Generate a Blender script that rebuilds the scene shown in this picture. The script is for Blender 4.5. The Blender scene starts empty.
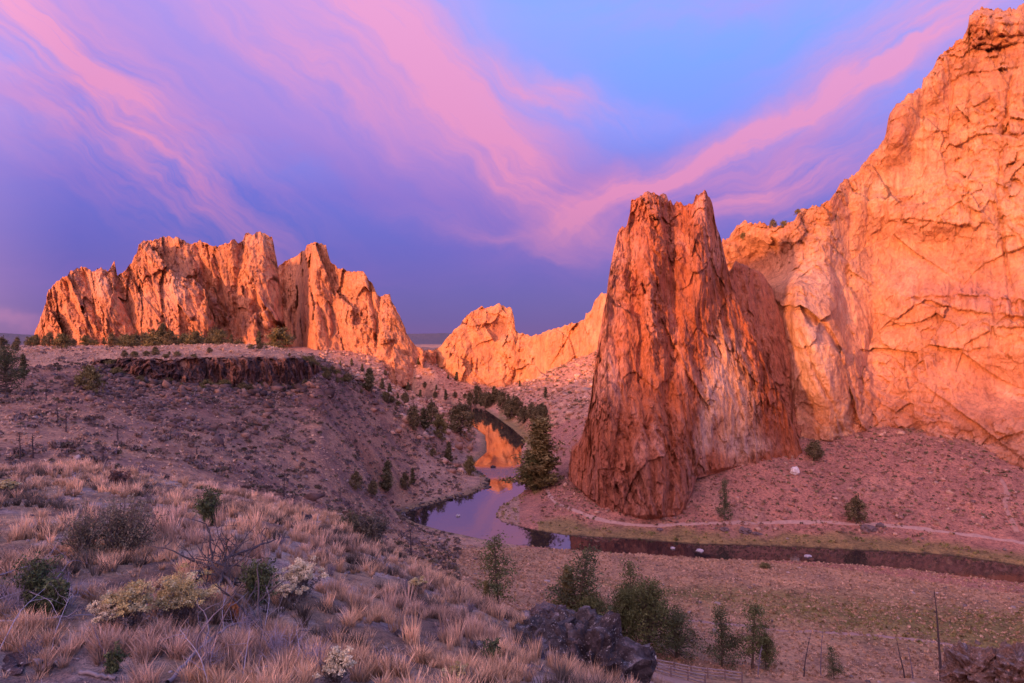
import bpy, math, random
import numpy as np, bmesh
from mathutils import Vector
S = bpy.context.scene
R = math.radians
EYE = 46.0; F = 683.0; CX = 512.0; CY = 341.5

# ------------------------------------------------------------------ camera
cam = bpy.data.objects.new('camera', bpy.data.cameras.new('camera'))
S.collection.objects.link(cam); S.camera = cam
cam.location = (0, 0, EYE); cam.rotation_euler = (R(90), 0, 0)
cam.data.sensor_width = 36; cam.data.lens = 24.01
cam.data.clip_start = .1; cam.data.clip_end = 30000

# ------------------------------------------------------------------ exposure
S.view_settings.view_transform = 'Standard'; S.view_settings.look = 'None'
S.view_settings.exposure = .2; S.view_settings.gamma = 1
S.view_settings.use_curve_mapping = False
S.cycles.max_bounces = 4; S.cycles.diffuse_bounces = 2; S.cycles.glossy_bounces = 2; S.cycles.transmission_bounces = 0; S.cycles.caustics_reflective = False

# ------------------------------------------------------------------ sun
SUN_AZ = R(226)      # compass style: angle from +Y clockwise; behind the camera and to the left
SUN_EL = R(7.5)
sun_dir = Vector((math.sin(SUN_AZ)*math.cos(SUN_EL), math.cos(SUN_AZ)*math.cos(SUN_EL), math.sin(SUN_EL)))
sl = bpy.data.lights.new('sun', 'SUN'); sl.energy = 4.5; sl.specular_factor = .5; sl.angle = R(3.0); sl.color = (1.0, .39, .13)
sun = bpy.data.objects.new('sun', sl); S.collection.objects.link(sun)
sun.rotation_euler = sun_dir.to_track_quat('Z', 'Y').to_euler()

# ------------------------------------------------------------------ world: dawn sky with cirrus streaks
W = bpy.data.worlds.new('World'); S.world = W; W.use_nodes = True
W.cycles.sampling_method = 'MANUAL'; W.cycles.sample_map_resolution = 128
nt = W.node_tree; nt.nodes.clear()
class NB:
    def __init__(s, nt): s.nt = nt
    def n(s, t, **k):
        o = s.nt.nodes.new(t)
        for a, v in k.items(): setattr(o, a, v)
        return o
    def put(s, sock, v):
        if hasattr(v, 'node'): s.nt.links.new(v, sock)
        else: sock.default_value = v
    def m(s, op, a, b=0.0, c=0.0, clamp=False):
        o = s.n('ShaderNodeMath', operation=op); o.use_clamp = clamp
        s.put(o.inputs[0], a); s.put(o.inputs[1], b)
        if len(o.inputs) > 2: s.put(o.inputs[2], c)
        return o.outputs[0]
    def mix(s, f, a, b, mode='MIX'):
        o = s.n('ShaderNodeMix', data_type='RGBA', blend_type=mode)
        s.put(o.inputs[0], f); s.put(o.inputs[6], a); s.put(o.inputs[7], b)
        return o.outputs[2]
    def ramp(s, f, stops, interp='LINEAR'):
        o = s.n('ShaderNodeValToRGB'); o.color_ramp.interpolation = interp
        e = o.color_ramp.elements
        while len(e) < len(stops): e.new(.5)
        for el, (p, c) in zip(e, stops):
            el.position = p; el.color = (*c, 1) if len(c) == 3 else c
        s.put(o.inputs[0], f); return o.outputs[0]
    def noise(s, v, scale, detail=4, rough=.55, dist=0):
        o = s.n('ShaderNodeTexNoise'); s.put(o.inputs['Vector'], v)
        o.inputs['Scale'].default_value = scale; o.inputs['Detail'].default_value = detail
        o.inputs['Roughness'].default_value = rough; o.inputs['Distortion'].default_value = dist
        return o.outputs['Fac']
    def xyz(s, x, y, z=0.0):
        o = s.n('ShaderNodeCombineXYZ'); s.put(o.inputs[0], x); s.put(o.inputs[1], y); s.put(o.inputs[2], z)
        return o.outputs[0]
def lin(r, g, b):
    f = lambda c: ((c/255+.055)/1.055)**2.4 if c > 10 else c/255/12.92
    return (f(r), f(g), f(b))
b = NB(nt)
tc = b.n('ShaderNodeTexCoord'); sep = b.n('ShaderNodeSeparateXYZ'); nt.links.new(tc.outputs['Generated'], sep.inputs[0])
dx, dy, dz = sep.outputs
AZ = b.m('MULTIPLY', b.m('ARCTAN2', dx, dy), 57.2958)
EL = b.m('MULTIPLY', b.m('ARCSINE', dz), 57.2958)
base = b.ramp(b.m('DIVIDE', EL, 45., clamp=True), [
    (0, lin(112, 84, 140)), (.04, lin(98, 82, 152)), (.12, lin(88, 84, 170)), (.26, lin(82, 102, 204)),
    (.38, lin(108, 146, 246)), (.56, lin(112, 166, 255)), (1, lin(120, 160, 245))])
wn1 = b.m('SUBTRACT', b.noise(b.xyz(AZ, EL, 0), .07, 3), .5)
wn2 = b.m('SUBTRACT', b.noise(b.xyz(AZ, EL, 9), .16, 4), .5)
AZW = b.m('ADD', AZ, b.m('MULTIPLY', wn1, 9.)); ELW = b.m('ADD', EL, b.m('MULTIPLY', wn2, 5.))
_fib = {}
def fibre(ang, lw):
    k = (min((-34, -10, 8, 22), key=lambda q: abs(q-ang)), lw > 4)
    if k not in _fib:
        c, s_ = math.cos(R(k[0])), math.sin(R(k[0]))
        a = b.m('ADD', b.m('MULTIPLY', AZW, c), b.m('MULTIPLY', ELW, s_)); w = b.m('SUBTRACT', b.m('MULTIPLY', ELW, c), b.m('MULTIPLY', AZW, s_))
        f = .5 if k[1] else 1.0
        _fib[k] = b.noise(b.xyz(b.m('MULTIPLY', a, .10*f), b.m('MULTIPLY', w, .60*f), len(_fib)*3.7), 1.0, 7, .60, .12)
    return _fib[k]
def blob(az, el, ang, la, lw, amp, fib=.5):
    """soft streak centred at (az, el) degrees, along ang degrees, half length la, half width lw, with fibres"""
    c, s_ = math.cos(R(ang)), math.sin(R(ang))
    u = b.m('SUBTRACT', AZW, az); v = b.m('SUBTRACT', ELW, el)
    a = b.m('ADD', b.m('MULTIPLY', u, c), b.m('MULTIPLY', v, s_))
    w = b.m('SUBTRACT', b.m('MULTIPLY', v, c), b.m('MULTIPLY', u, s_))
    a2 = b.m('POWER', b.m('ABSOLUTE', b.m('DIVIDE', a, la)), 2.); w2 = b.m('POWER', b.m('ABSOLUTE', b.m('DIVIDE', w, lw)), 2.)
    g = b.m('EXPONENT', b.m('MULTIPLY', b.m('ADD', a2, w2), -1.))
    n_ = fibre(ang, lw)
    f = b.m('MAXIMUM', b.m('ADD', 1-fib, b.m('MULTIPLY', b.m('MULTIPLY', b.m('SUBTRACT', n_, .34), 4.2), fib)), 0.)
    return b.m('MULTIPLY', b.m('MULTIPLY', g, f), amp)
purple = [blob(-32, 17, 10, 26, 9.5, .95, .30), blob(-9, 17, -30, 22, 7.0, 1.05, .35), blob(7, 10.5, -12, 12, 3.6, .8, .4), blob(26, 15, 18, 18, 4.2, .8, .45),
          blob(-26, 5, 3, 34, 2.4, .5, .5), blob(19, 28.0, 12, 12, 3.0, .75, .5), blob(-30, 26, 0, 22, 6, .9, .3), blob(50, 30, 20, 30, 8, .8, .5)]
pink = [blob(-9, 22.5, -34, 16, 4.4, 1.0, .85), blob(-18, 21.0, -30, 12, 2.6, .55, .9), blob(-14, 27.0, -26, 14, 2.6, .7, .85), blob(0, 14.5, -36, 10, 2.6, .75, .8),
        blob(24, 17.6, 23, 16, 1.3, .95, .6), blob(11, 12.6, 21, 8, 1.2, 1.1, .5), blob(31, 22.0, 26, 9, 3.2, .6, .8), blob(21, 12.0, 16, 9, 2.0, .85, .85),
        blob(-33, 20.5, -44, 9, 1.5, .7, .8), blob(-37, 23.5, -30, 12, 3.0, .9, .85), blob(-30, 14.5, -30, 13, 3.6, .75, .9),
        blob(-1, 8.6, -12, 8, 1.1, .35, .7), blob(-36, 1.6, 0, 6, .45, .45, .6), blob(4, 20.0, -22, 7, 1.2, .5, .8)]
def total(l):
    t = l[0]
    for k in l[1:]: t = b.m('ADD', t, k)
    return t
mp = b.m('MULTIPLY', total(purple), 1., clamp=True); mk = b.m('MULTIPLY', total(pink), 1., clamp=True)
# the purple veil is bluer and darker low down
veil = b.ramp(b.m('DIVIDE', EL, 30., clamp=True), [(0, lin(120, 86, 155)), (.25, lin(112, 90, 182)), (.55, lin(158, 118, 200)), (1, lin(188, 148, 226))])
col = b.mix(b.m('MULTIPLY', mp, .82), base, (*[0]*3, 1)); nt.links.new(veil, col.node.inputs[7])
pk = b.ramp(b.m('DIVIDE', EL, 30., clamp=True), [(0, lin(165, 108, 158)), (.4, lin(220, 132, 174)), (1, lin(232, 158, 204))])
col = b.mix(b.m('MULTIPLY', mk, .85), col, (0, 0, 0, 1)); nt.links.new(pk, col.node.inputs[7])
# glow of the coming sunrise, round the sun's side of the sky (behind the camera)
dot = b.m('ADD', b.m('MULTIPLY', dx, math.sin(SUN_AZ)), b.m('MULTIPLY', dy, math.cos(SUN_AZ)))
gl = b.m('MULTIPLY', b.m('POWER', b.m('MAXIMUM', b.m('ADD', b.m('MULTIPLY', dot, .75), .15), 0.), 1.3), b.m('SUBTRACT', 1.0, b.m('MULTIPLY', dz, .5)))
gc = b.mix(b.m('MULTIPLY', gl, 1.0, clamp=True), (0, 0, 0, 1), (3.9, 1.8, 1.2, 1))
col = b.mix(1.0, col, gc, 'ADD')
bg = b.n('ShaderNodeBackground'); nt.links.new(col, bg.inputs[0]); bg.inputs[1].default_value = 1.0
sky = b.n('ShaderNodeTexSky', sky_type='NISHITA'); sky.sun_disc = False; sky.sun_elevation = SUN_EL; sky.sun_rotation = SUN_AZ
bg2 = b.n('ShaderNodeBackground'); nt.links.new(sky.outputs[0], bg2.inputs[0]); bg2.inputs[1].default_value = .008
ad = b.n('ShaderNodeAddShader'); nt.links.new(bg.outputs[0], ad.inputs[0]); nt.links.new(bg2.outputs[0], ad.inputs[1])
wo = b.n('ShaderNodeOutputWorld'); nt.links.new(ad.outputs[0], wo.inputs[0])

# ------------------------------------------------------------------ helpers
rng = np.random.default_rng(7); random.seed(7)
_perm = np.random.default_rng(1).permutation(256); _perm = np.concatenate([_perm]*3)
_g = np.random.default_rng(2).normal(size=(256, 3)); _g /= np.linalg.norm(_g, axis=1)[:, None]
def pn(x, y, z):
    """gradient noise, about -1..1"""
    x, y, z = np.broadcast_arrays(np.asarray(x, float), y, z)
    xi, yi, zi = np.floor(x).astype(int), np.floor(y).astype(int), np.floor(z).astype(int)
    xf, yf, zf = x-xi, y-yi, z-zi
    fu = lambda t: t*t*t*(t*(t*6-15)+10)
    u, v, w = fu(xf), fu(yf), fu(zf)
    out = 0
    for a in (0, 1):
        for c in (0, 1):
            for d in (0, 1):
                h = _perm[_perm[_perm[(xi+a) & 255]+((yi+c) & 255)]+((zi+d) & 255)]
                g = _g[h]
                dot = g[..., 0]*(xf-a)+g[..., 1]*(yf-c)+g[..., 2]*(zf-d)
                out = out+dot*(u if a else 1-u)*(v if c else 1-v)*(w if d else 1-w)
    return out*1.5
def fbm(x, y, z, oct=4, rough=.5):
    s = 0; a = 1
    for i in range(oct):
        s = s+a*pn(x*2**i+i*7.3, y*2**i, z*2**i); a *= rough
    return s
def ridged(x, y, z, oct=4, rough=.5):
    s = 0; a = 1
    for i in range(oct):
        s = s+a*(1-2*np.abs(pn(x*2**i+i*5.1, y*2**i, z*2**i))); a *= rough
    return s
_h = np.random.default_rng(5).random((256, 6))
def facets(x, y, z, tilt=.5, off=.45):
    """broken, blocky relief: every cell is a flat facet with its own height and tilt"""
    sh = x.shape; x, y, z = x.ravel(), y.ravel(), z.ravel()
    xi, yi, zi = np.floor(x).astype(int), np.floor(y).astype(int), np.floor(z).astype(int)
    best = np.full(x.shape, 1e9); out = np.zeros(x.shape)
    for a in (-1, 0, 1):
        for c in (-1, 0, 1):
            for d in (-1, 0, 1):
                h = _h[_perm[_perm[_perm[(xi+a) & 255]+((yi+c) & 255)]+((zi+d) & 255)]]
                px_, py_, pz_ = xi+a+h[:, 0]-x, yi+c+h[:, 1]-y, zi+d+h[:, 2]-z
                dd = px_*px_+py_*py_+pz_*pz_; k = dd < best
                best = np.where(k, dd, best)
                out = np.where(k, off*(h[:, 3]-.5)+1.7*tilt*(px_*(h[:, 4]-.5)*3+pz_*(h[:, 5]-.5)*3), out)
    return out.reshape(sh)
def sm(a, b_, x):
    t = np.clip((x-a)/(b_-a), 0, 1); return t*t*(3-2*t)
def P(px, py, d):
    return np.array([(px-CX)/F*d, d, EYE-(py-CY)/F*d])
def tag(o, label=None, cat=None, group=None, kind=None):
    if label: o['label'] = label
    if cat: o['category'] = cat
    if group: o['group'] = group
    if kind: o['kind'] = kind
    return o
def mesh_np(name, V, Fc, mat=None, parent=None, col=None, smooth=False):
    """V (n,3), Fc (m,3 or 4) -> one mesh object"""
    me = bpy.data.meshes.new(name)
    V = np.ascontiguousarray(V, dtype=np.float32); Fc = np.ascontiguousarray(Fc, dtype=np.int32)
    me.vertices.add(len(V)); me.vertices.foreach_set('co', V.ravel())
    k = Fc.shape[1]
    me.loops.add(Fc.size); me.loops.foreach_set('vertex_index', Fc.ravel())
    me.polygons.add(len(Fc)); me.polygons.foreach_set('loop_start', np.arange(0, Fc.size, k, dtype=np.int32))
    try: me.polygons.foreach_set('loop_total', np.full(len(Fc), k, dtype=np.int32))
    except Exception: pass
    if smooth: me.polygons.foreach_set('use_smooth', np.ones(len(Fc), dtype=bool))
    me.update(calc_edges=True)
    if col is not None:
        at = me.color_attributes.new('tint', 'FLOAT_COLOR', 'POINT')
        c4 = np.ones((len(V), 4), dtype=np.float32); c4[:, :3] = col
        at.data.foreach_set('color', c4.ravel())
    if mat: me.materials.append(mat)
    o = bpy.data.objects.new(name, me); S.collection.objects.link(o)
    if parent: o.parent = parent
    return o
def empty(name, loc, label=None, cat=None, group=None, rz=0):
    o = bpy.data.objects.new(name, None); S.collection.objects.link(o); o.location = loc; o.rotation_euler.z = rz
    o.empty_display_size = .3
    return tag(o, label, cat, group)
def copy_tree(o, parent=None):
    c = o.copy(); S.collection.objects.link(c); c.parent = parent
    for ch in list(o.children): copy_tree(ch, c)
    return c
def grid_faces(nr, nc, wrap=False):
    i = np.arange(nr-1)[:, None]; j = np.arange(nc if wrap else nc-1)[None, :]
    jn = (j+1) % nc
    return np.stack([i*nc+j, i*nc+jn, (i+1)*nc+jn, (i+1)*nc+j], -1).reshape(-1, 4)
class Geo:
    """collects triangles / quads (as tris) with colours"""
    def __init__(s): s.V = []; s.F = []; s.C = []; s.n = 0
    def add(s, V, Fc, c=None):
        V = np.asarray(V, float); Fc = np.asarray(Fc)
        if Fc.shape[1] == 4: Fc = np.concatenate([Fc[:, [0, 1, 2]], Fc[:, [0, 2, 3]]])
        s.V.append(V); s.F.append(Fc+s.n); s.n += len(V)
        if c is None: c = (1, 1, 1)
        c = np.asarray(c, float)
        s.C.append(np.broadcast_to(c, (len(V), 3)) if c.ndim == 1 else c)
    def build(s, name, mat, parent=None, smooth=False, off=None):
        V = np.concatenate(s.V)
        if off is not None: V = V-np.asarray(off)
        return mesh_np(name, V, np.concatenate(s.F), mat, parent, np.concatenate(s.C), smooth)
def tube(g, pts, rad, c=(1, 1, 1), k=6):
    pts = np.asarray(pts, float); n = len(pts); rad = np.broadcast_to(rad, (n,))
    T = np.gradient(pts, axis=0); T /= np.linalg.norm(T, axis=1)[:, None]+1e-9
    ref = np.array([0, 0, 1.]) if abs(T[0, 2]) < .8 else np.array([1., 0, 0])
    A = np.cross(T, ref); A /= np.linalg.norm(A, axis=1)[:, None]+1e-9; B = np.cross(T, A)
    th = np.arange(k)/k*2*np.pi
    V = pts[:, None]+rad[:, None, None]*(A[:, None]*np.cos(th)[None, :, None]+B[:, None]*np.sin(th)[None, :, None])
    g.add(V.reshape(-1, 3), grid_faces(n, k, True), c)
def wander(p0, d0, L, n=7, curl=.25, up=0., r=None):
    r = r or rng
    p = np.array(p0, float); d = np.array(d0, float); d /= np.linalg.norm(d); out = [p.copy()]
    for i in range(n):
        d = d+r.normal(size=3)*curl; d[2] += up; d /= np.linalg.norm(d); p = p+d*L/n; out.append(p.copy())
    return np.array(out)
def leaves(g, C, size, c, flat=0., seed=None, jit=.25, elong=1.0):
    """random little triangles centred on the points C"""
    n = len(C); s = size*(.6+.8*rng.random(n))[:, None]
    a = rng.normal(size=(n, 3)); a[:, 2] *= 1-flat; a /= np.linalg.norm(a, axis=1)[:, None]
    q = rng.normal(size=(n, 3)); q -= a*(q*a).sum(1)[:, None]; q /= np.linalg.norm(q, axis=1)[:, None]
    V = np.stack([C-a*s*.5*elong-q*s*.35, C-a*s*.5*elong+q*s*.35, C+a*s*.6*elong], 1).reshape(-1, 3)
    cc = np.asarray(c)*(1+jit*(rng.random(n)-.5)*2)[:, None]
    g.add(V, np.arange(3*n).reshape(-1, 3), np.repeat(cc, 3, 0))

# ------------------------------------------------------------------ materials
def new_mat(name):
    m = bpy.data.materials.new(name); m.use_nodes = True; t = m.node_tree; t.nodes.clear()
    B_ = NB(t); out = B_.n('ShaderNodeOutputMaterial'); bs = B_.n('ShaderNodeBsdfPrincipled')
    t.links.new(bs.outputs[0], out.inputs[0]); bs.inputs['Roughness'].default_value = .9
    bs.inputs['Specular IOR Level'].default_value = .15
    return m, B_, bs
def coords(B_, sx=1, sy=1, sz=1, shear=0.):
    t = B_.n('ShaderNodeTexCoord'); s = B_.n('ShaderNodeSeparateXYZ'); B_.nt.links.new(t.outputs['Object'], s.inputs[0])
    x, y, z = s.outputs
    if shear: x = B_.m('ADD', x, B_.m('MULTIPLY', z, shear))
    return B_.xyz(B_.m('MULTIPLY', x, sx), B_.m('MULTIPLY', y, sy), B_.m('MULTIPLY', z, sz))
def tint(B_):
    a = B_.n('ShaderNodeAttribute'); a.attribute_name = 'tint'; return a.outputs['Color']
def rock_mat(name, scale=.35, streak=.3, shear=0., bump=.8, crack=.5, dist=.15, warm=(1.25, 1.12, 1.05), dark=(.55, .50, .55)):
    m, B_, bs = new_mat(name)
    v = coords(B_, 1, 1, streak, shear); v1 = coords(B_, 1, 1, 1, shear)
    n1 = B_.noise(v, scale, 7, .66, dist); n2 = B_.noise(v, scale*5, 5, .68, .1); n3 = B_.noise(v1, scale*.22, 4, .5, .5)
    c = tint(B_)
    c = B_.mix(1.0, c, B_.ramp(n1, [(.34, dark), (.46, (.90, .87, .89)), (.56, (1.02, 1, .98)), (.70, warm)]), 'MULTIPLY')
    c = B_.mix(.75, c, B_.ramp(n2, [(.30, (.62, .58, .60)), (.5, (1, 1, 1)), (.72, (1.28, 1.2, 1.15))]), 'MULTIPLY')
    c = B_.mix(.6, c, B_.ramp(n3, [(.3, (.78, .70, .72)), (.55, (1.05, 1.05, 1.05)), (.75, (1.2, 1.22, 1.22))]), 'MULTIPLY')
    vo = B_.n('ShaderNodeTexVoronoi', feature='DISTANCE_TO_EDGE'); B_.nt.links.new(B_.mix(.35, v, v), vo.inputs['Vector'])
    vd = B_.n('ShaderNodeVectorMath', operation='ADD')
    nn = B_.n('ShaderNodeTexNoise'); B_.nt.links.new(v, nn.inputs['Vector']); nn.inputs['Scale'].default_value = scale*1.5; nn.inputs['Detail'].default_value = 5
    sc = B_.n('ShaderNodeVectorMath', operation='SCALE'); B_.nt.links.new(nn.outputs['Color'], sc.inputs[0]); sc.inputs['Scale'].default_value = 2.2/scale*.5
    B_.nt.links.new(v, vd.inputs[0]); B_.nt.links.new(sc.outputs[0], vd.inputs[1]); B_.nt.links.new(vd.outputs[0], vo.inputs['Vector'])
    vo.inputs['Scale'].default_value = scale*.8
    ck = B_.ramp(vo.outputs['Distance'], [(0, (0, 0, 0)), (.05, (1, 1, 1))])
    h = B_.m('ADD', B_.m('MULTIPLY', n1, 1.6), B_.m('MULTIPLY', n2, .7))
    h = B_.m('ADD', h, B_.m('MULTIPLY', ck, crack*.35))
    c = B_.mix(B_.m('MULTIPLY', B_.m('SUBTRACT', 1., ck), crack*.5), c, (.12, .05, .04, 1))
    bp = B_.n('ShaderNodeBump'); bp.inputs['Strength'].default_value = bump; bp.inputs['Distance'].default_value = 1.2/scale*.35
    B_.nt.links.new(h, bp.inputs['Height']); B_.nt.links.new(bp.outputs[0], bs.inputs['Normal'])
    B_.nt.links.new(c, bs.inputs['Base Color']); return m
def plain_mat(name, scale=3., amt=.5, bump=.0, rough=.9, trans=False, dist=.05, spec=.15):
    m, B_, bs = new_mat(name); v = coords(B_)
    n1 = B_.noise(v, scale, 5, .6)
    c = B_.mix(amt, tint(B_), B_.ramp(n1, [(.3, (.5, .48, .5)), (.5, (1, 1, 1)), (.7, (1.45, 1.4, 1.3))]), 'MULTIPLY')
    B_.nt.links.new(c, bs.inputs['Base Color']); bs.inputs['Roughness'].default_value = rough
    bs.inputs['Specular IOR Level'].default_value = spec
    if bump:
        bp = B_.n('ShaderNodeBump'); bp.inputs['Strength'].default_value = bump; bp.inputs['Distance'].default_value = dist
        B_.nt.links.new(n1, bp.inputs['Height']); B_.nt.links.new(bp.outputs[0], bs.inputs['Normal'])
    return m
M_tower = rock_mat('craggy_red_rock', .85, .38, .10, 1.0, .08, dark=(.42, .36, .40))
M_wall = rock_mat('smooth_peach_rock', .26, .55, .0, .8, .06, dist=.3, dark=(.72, .66, .66), warm=(1.18, 1.12, 1.08))
M_left = rock_mat('fractured_orange_rock', .42, .36, .40, 1.0, .08, dark=(.40, .34, .37))
M_mid = rock_mat('far_orange_rock', .3, .38, .0, .8, .05, dark=(.62, .54, .54))
M_basalt = rock_mat('basalt', .8, .35, 0, 1.0, .5, dark=(.4, .38, .4))
M_boulder = rock_mat('lichen_boulder', 4.5, 1., 0, .9, .2, dark=(.45, .45, .5), warm=(2.6, 2.4, 2.4))
_t = M_boulder.node_tree; B_ = NB(_t); _bs = [n for n in _t.nodes if n.type == 'BSDF_PRINCIPLED'][0]; _l = _bs.inputs['Base Color'].links[0].from_socket
_v = coords(B_); _s1 = B_.noise(_v, 22., 3, .6); _s2 = B_.noise(_v, 3., 3, .5)
_m = B_.m('MULTIPLY', B_.ramp(_s1, [(.60, (0, 0, 0)), (.66, (1, 1, 1))]), B_.ramp(_s2, [(.42, (0, 0, 0)), (.58, (1, 1, 1))]))
_t.links.new(B_.mix(_m, _l, (.52, .47, .46, 1)), _bs.inputs['Base Color'])
M_leaf = plain_mat('foliage', .6, .35)
M_bark = plain_mat('bark', 4., .6, .4)
M_dead = plain_mat('dead_wood', 12., .5, .4, dist=.02)
M_grass = plain_mat('dry_grass', 2., .3)
M_stone = plain_mat('stone', 2., .6, .5, dist=.1)
M_fence = plain_mat('weathered_rail', 6., .5, .4, dist=.02)

# ground material
Mg, B_, bs = new_mat('ground')
v = coords(B_)
g1 = B_.noise(v, .35, 8, .65); g2 = B_.noise(v, 1.7, 8, .7); g3 = B_.noise(v, .06, 4, .5); g4 = B_.noise(v, 9., 6, .7); g5 = B_.noise(v, 38., 4, .7)
c = tint(B_)
c = B_.mix(.8, c, B_.ramp(g1, [(.32, (.55, .50, .56)), (.5, (1, 1, 1)), (.7, (1.3, 1.2, 1.12))]), 'MULTIPLY')
c = B_.mix(.9, c, B_.ramp(g2, [(.36, (.48, .42, .50)), (.5, (1, 1, 1)), (.66, (1.35, 1.25, 1.15))]), 'MULTIPLY')
c = B_.mix(.5, c, B_.ramp(g3, [(.35, (.75, .75, .8)), (.65, (1.2, 1.15, 1.1))]), 'MULTIPLY')
c = B_.mix(.6, c, B_.ramp(g4, [(.35, (.6, .58, .62)), (.5, (1, 1, 1)), (.65, (1.4, 1.35, 1.3))]), 'MULTIPLY')
c = B_.mix(.7, c, B_.ramp(g5, [(.36, (.5, .45, .46)), (.5, (1, 1, 1)), (.64, (1.5, 1.42, 1.38))]), 'MULTIPLY')
bp = B_.n('ShaderNodeBump'); bp.inputs['Strength'].default_value = .9; bp.inputs['Distance'].default_value = .35
hh = B_.m('ADD', B_.m('MULTIPLY', g2, 1.0), B_.m('MULTIPLY', g4, .25))
B_.nt.links.new(hh, bp.inputs['Height']); B_.nt.links.new(bp.outputs[0], bs.inputs['Normal']); B_.nt.links.new(c, bs.inputs['Base Color'])
# water
Mw, B_, bs = new_mat('river_water')
bs.inputs['Base Color'].default_value = (.035, .022, .022, 1); bs.inputs['Roughness'].default_value = .04
bs.inputs['Specular IOR Level'].default_value = .9; bs.inputs['IOR'].default_value = 1.75
v = coords(B_, 1, .35, 1); nn = B_.noise(v, .9, 3, .5)
bp = B_.n('ShaderNodeBump'); bp.inputs['Strength'].default_value = .05; bp.inputs['Distance'].default_value = .1
rf = B_.n('ShaderNodeTexCoord'); sp = B_.n('ShaderNodeSeparateXYZ'); B_.nt.links.new(rf.outputs['Object'], sp.inputs[0])
rq = B_.m('EXPONENT', B_.m('MULTIPLY', B_.m('POWER', B_.m('DIVIDE', B_.m('SUBTRACT', sp.outputs[1], 240.), 11.), 4.), -1.))
rn = B_.noise(coords(B_, 1.6, .5, 1), 1.2, 4, .7)
B_.nt.links.new(B_.m('ADD', .05, B_.m('MULTIPLY', rq, .9)), bp.inputs['Strength']); bp.inputs['Distance'].default_value = .25
nn = B_.m('ADD', nn, B_.m('MULTIPLY', rn, rq)); B_.nt.links.new(B_.m('ADD', .03, B_.m('MULTIPLY', rq, .22)), bs.inputs['Roughness'])
B_.nt.links.new(nn, bp.inputs['Height']); B_.nt.links.new(bp.outputs[0], bs.inputs['Normal'])

# ------------------------------------------------------------------ the lie of the land
CP = []
def cp(px, py, d): CP.append(P(px, py, d))
def cw(x, y, z): CP.append(np.array([x, y, z], float))
for a in [(0,683,6.5),(200,683,6.7),(400,683,7.2),(512,683,8),(0,600,9),(150,600,9.5),(300,600,10.5),(420,605,13),(0,545,12.5),(150,545,13),
          (300,545,15),(380,560,18),(0,500,18),(150,500,19),(250,512,20),(300,527,22),(0,472,26),(120,472,28),(200,487,28),(300,510,30),(360,532,30),
          (420,567,27),(480,600,23),(520,628,17),(570,650,14.5),(630,690,12.5),
          (0,465,70),(0,430,90),(0,400,120),(0,370,160),(0,352,230),(-200,465,70),(-200,400,110),(-200,352,220),
          (100,465,80),(100,430,100),(100,400,125),(100,385,145),(100,357,172),(100,350,230),
          (200,480,90),(200,440,115),(200,403,150),(200,388,168),(200,357,176),(200,350,230),
          (300,500,110),(300,450,145),(300,410,170),(300,388,184),(300,357,198),(300,352,240),
          (150,388,158),(150,357,173),(250,388,176),(250,357,183),
          (330,366,228),(350,379,232),(370,391,238),(350,398,215),(350,420,190),(350,450,165),(350,480,150),(350,510,135),(330,520,110),
          (400,404,250),(420,424,250),(440,444,256),(400,420,238),(400,450,222),(400,480,200),(400,528,152),(395,505,180),
          (330,372,420),(360,380,430),(400,392,440),(380,398,360),(400,401,390),(430,397,470),(350,362,520),(420,354,560),(432,350,580),(430,372,525),(390,372,500),
          (448,465,253),(440,424,330),(462,432,330),(455,418,390),(420,418,320),
          (450,552,144),(500,562,136),(600,572,130),(700,577,128),(800,580,126),(900,588,123),(1024,603,115),(1150,612,110),
          (700,620,106),(800,620,106),(900,622,104),(1024,625,102),(1024,660,91),(900,668,86),(760,670,84),(640,662,80),(600,645,82),
          (500,606,70),(460,578,100),(560,592,105),(540,575,120),(800,730,58),(1024,705,55),(1150,700,50),(700,800,32),
          (650,524,164),(750,521,165),(850,524,162),(950,532,156),(1024,542,150),(1150,560,142),
          (600,508,170),(620,513,168),(680,513,168),(700,466,185),(760,458,187),(800,460,188),(830,452,190),(870,424,206),(950,448,186),(1024,468,175),(1150,490,168),
          (560,500,186),(548,484,206),(570,455,230),(585,430,245),(590,400,290),(570,440,250),(560,410,285),(555,455,238),(525,402,400),(512,412,385),(500,402,440),(545,425,290),
          (485,398,500),(455,398,520),(485,385,540),(450,376,550),(510,388,525),(537,382,500),(560,366,480),(590,355,440),(575,382,350),(550,395,400),(440,364,570),(400,370,525),(385,374,515),(412,364,535),(370,377,505)]: cp(*a)
for a in [(0,0,44.4),(3,2,43.8),(10,4,41),(22,6,36),(40,12,29),(60,30,18),(90,50,12),(0,-12,45.2),(-10,0,44.4),(-30,0,44.6),(-60,10,44.5),(-100,20,44.5),
          (30,-20,37),(80,-20,24),(150,20,16),(250,60,18),(0,-40,46),(-60,-40,48),(-200,-40,52),(0,-150,48),(-200,-200,55),(200,-200,44),(400,-100,44),(400,200,60),
          (-300,150,44),(-300,300,43),(-350,500,41),(-150,680,40),(0,720,39),(-60,620,39),(200,560,60),(100,520,50),(300,350,70),(0,-500,50),(500,-500,50),(-500,-500,60),
          (-600,0,55),(-700,700,40),(0,900,38),(700,700,60),(700,0,60),(-230,330,43),(-150,300,42.5),(-150,360,42),(-200,450,42),(-250,520,42)]: cw(*a)
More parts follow.
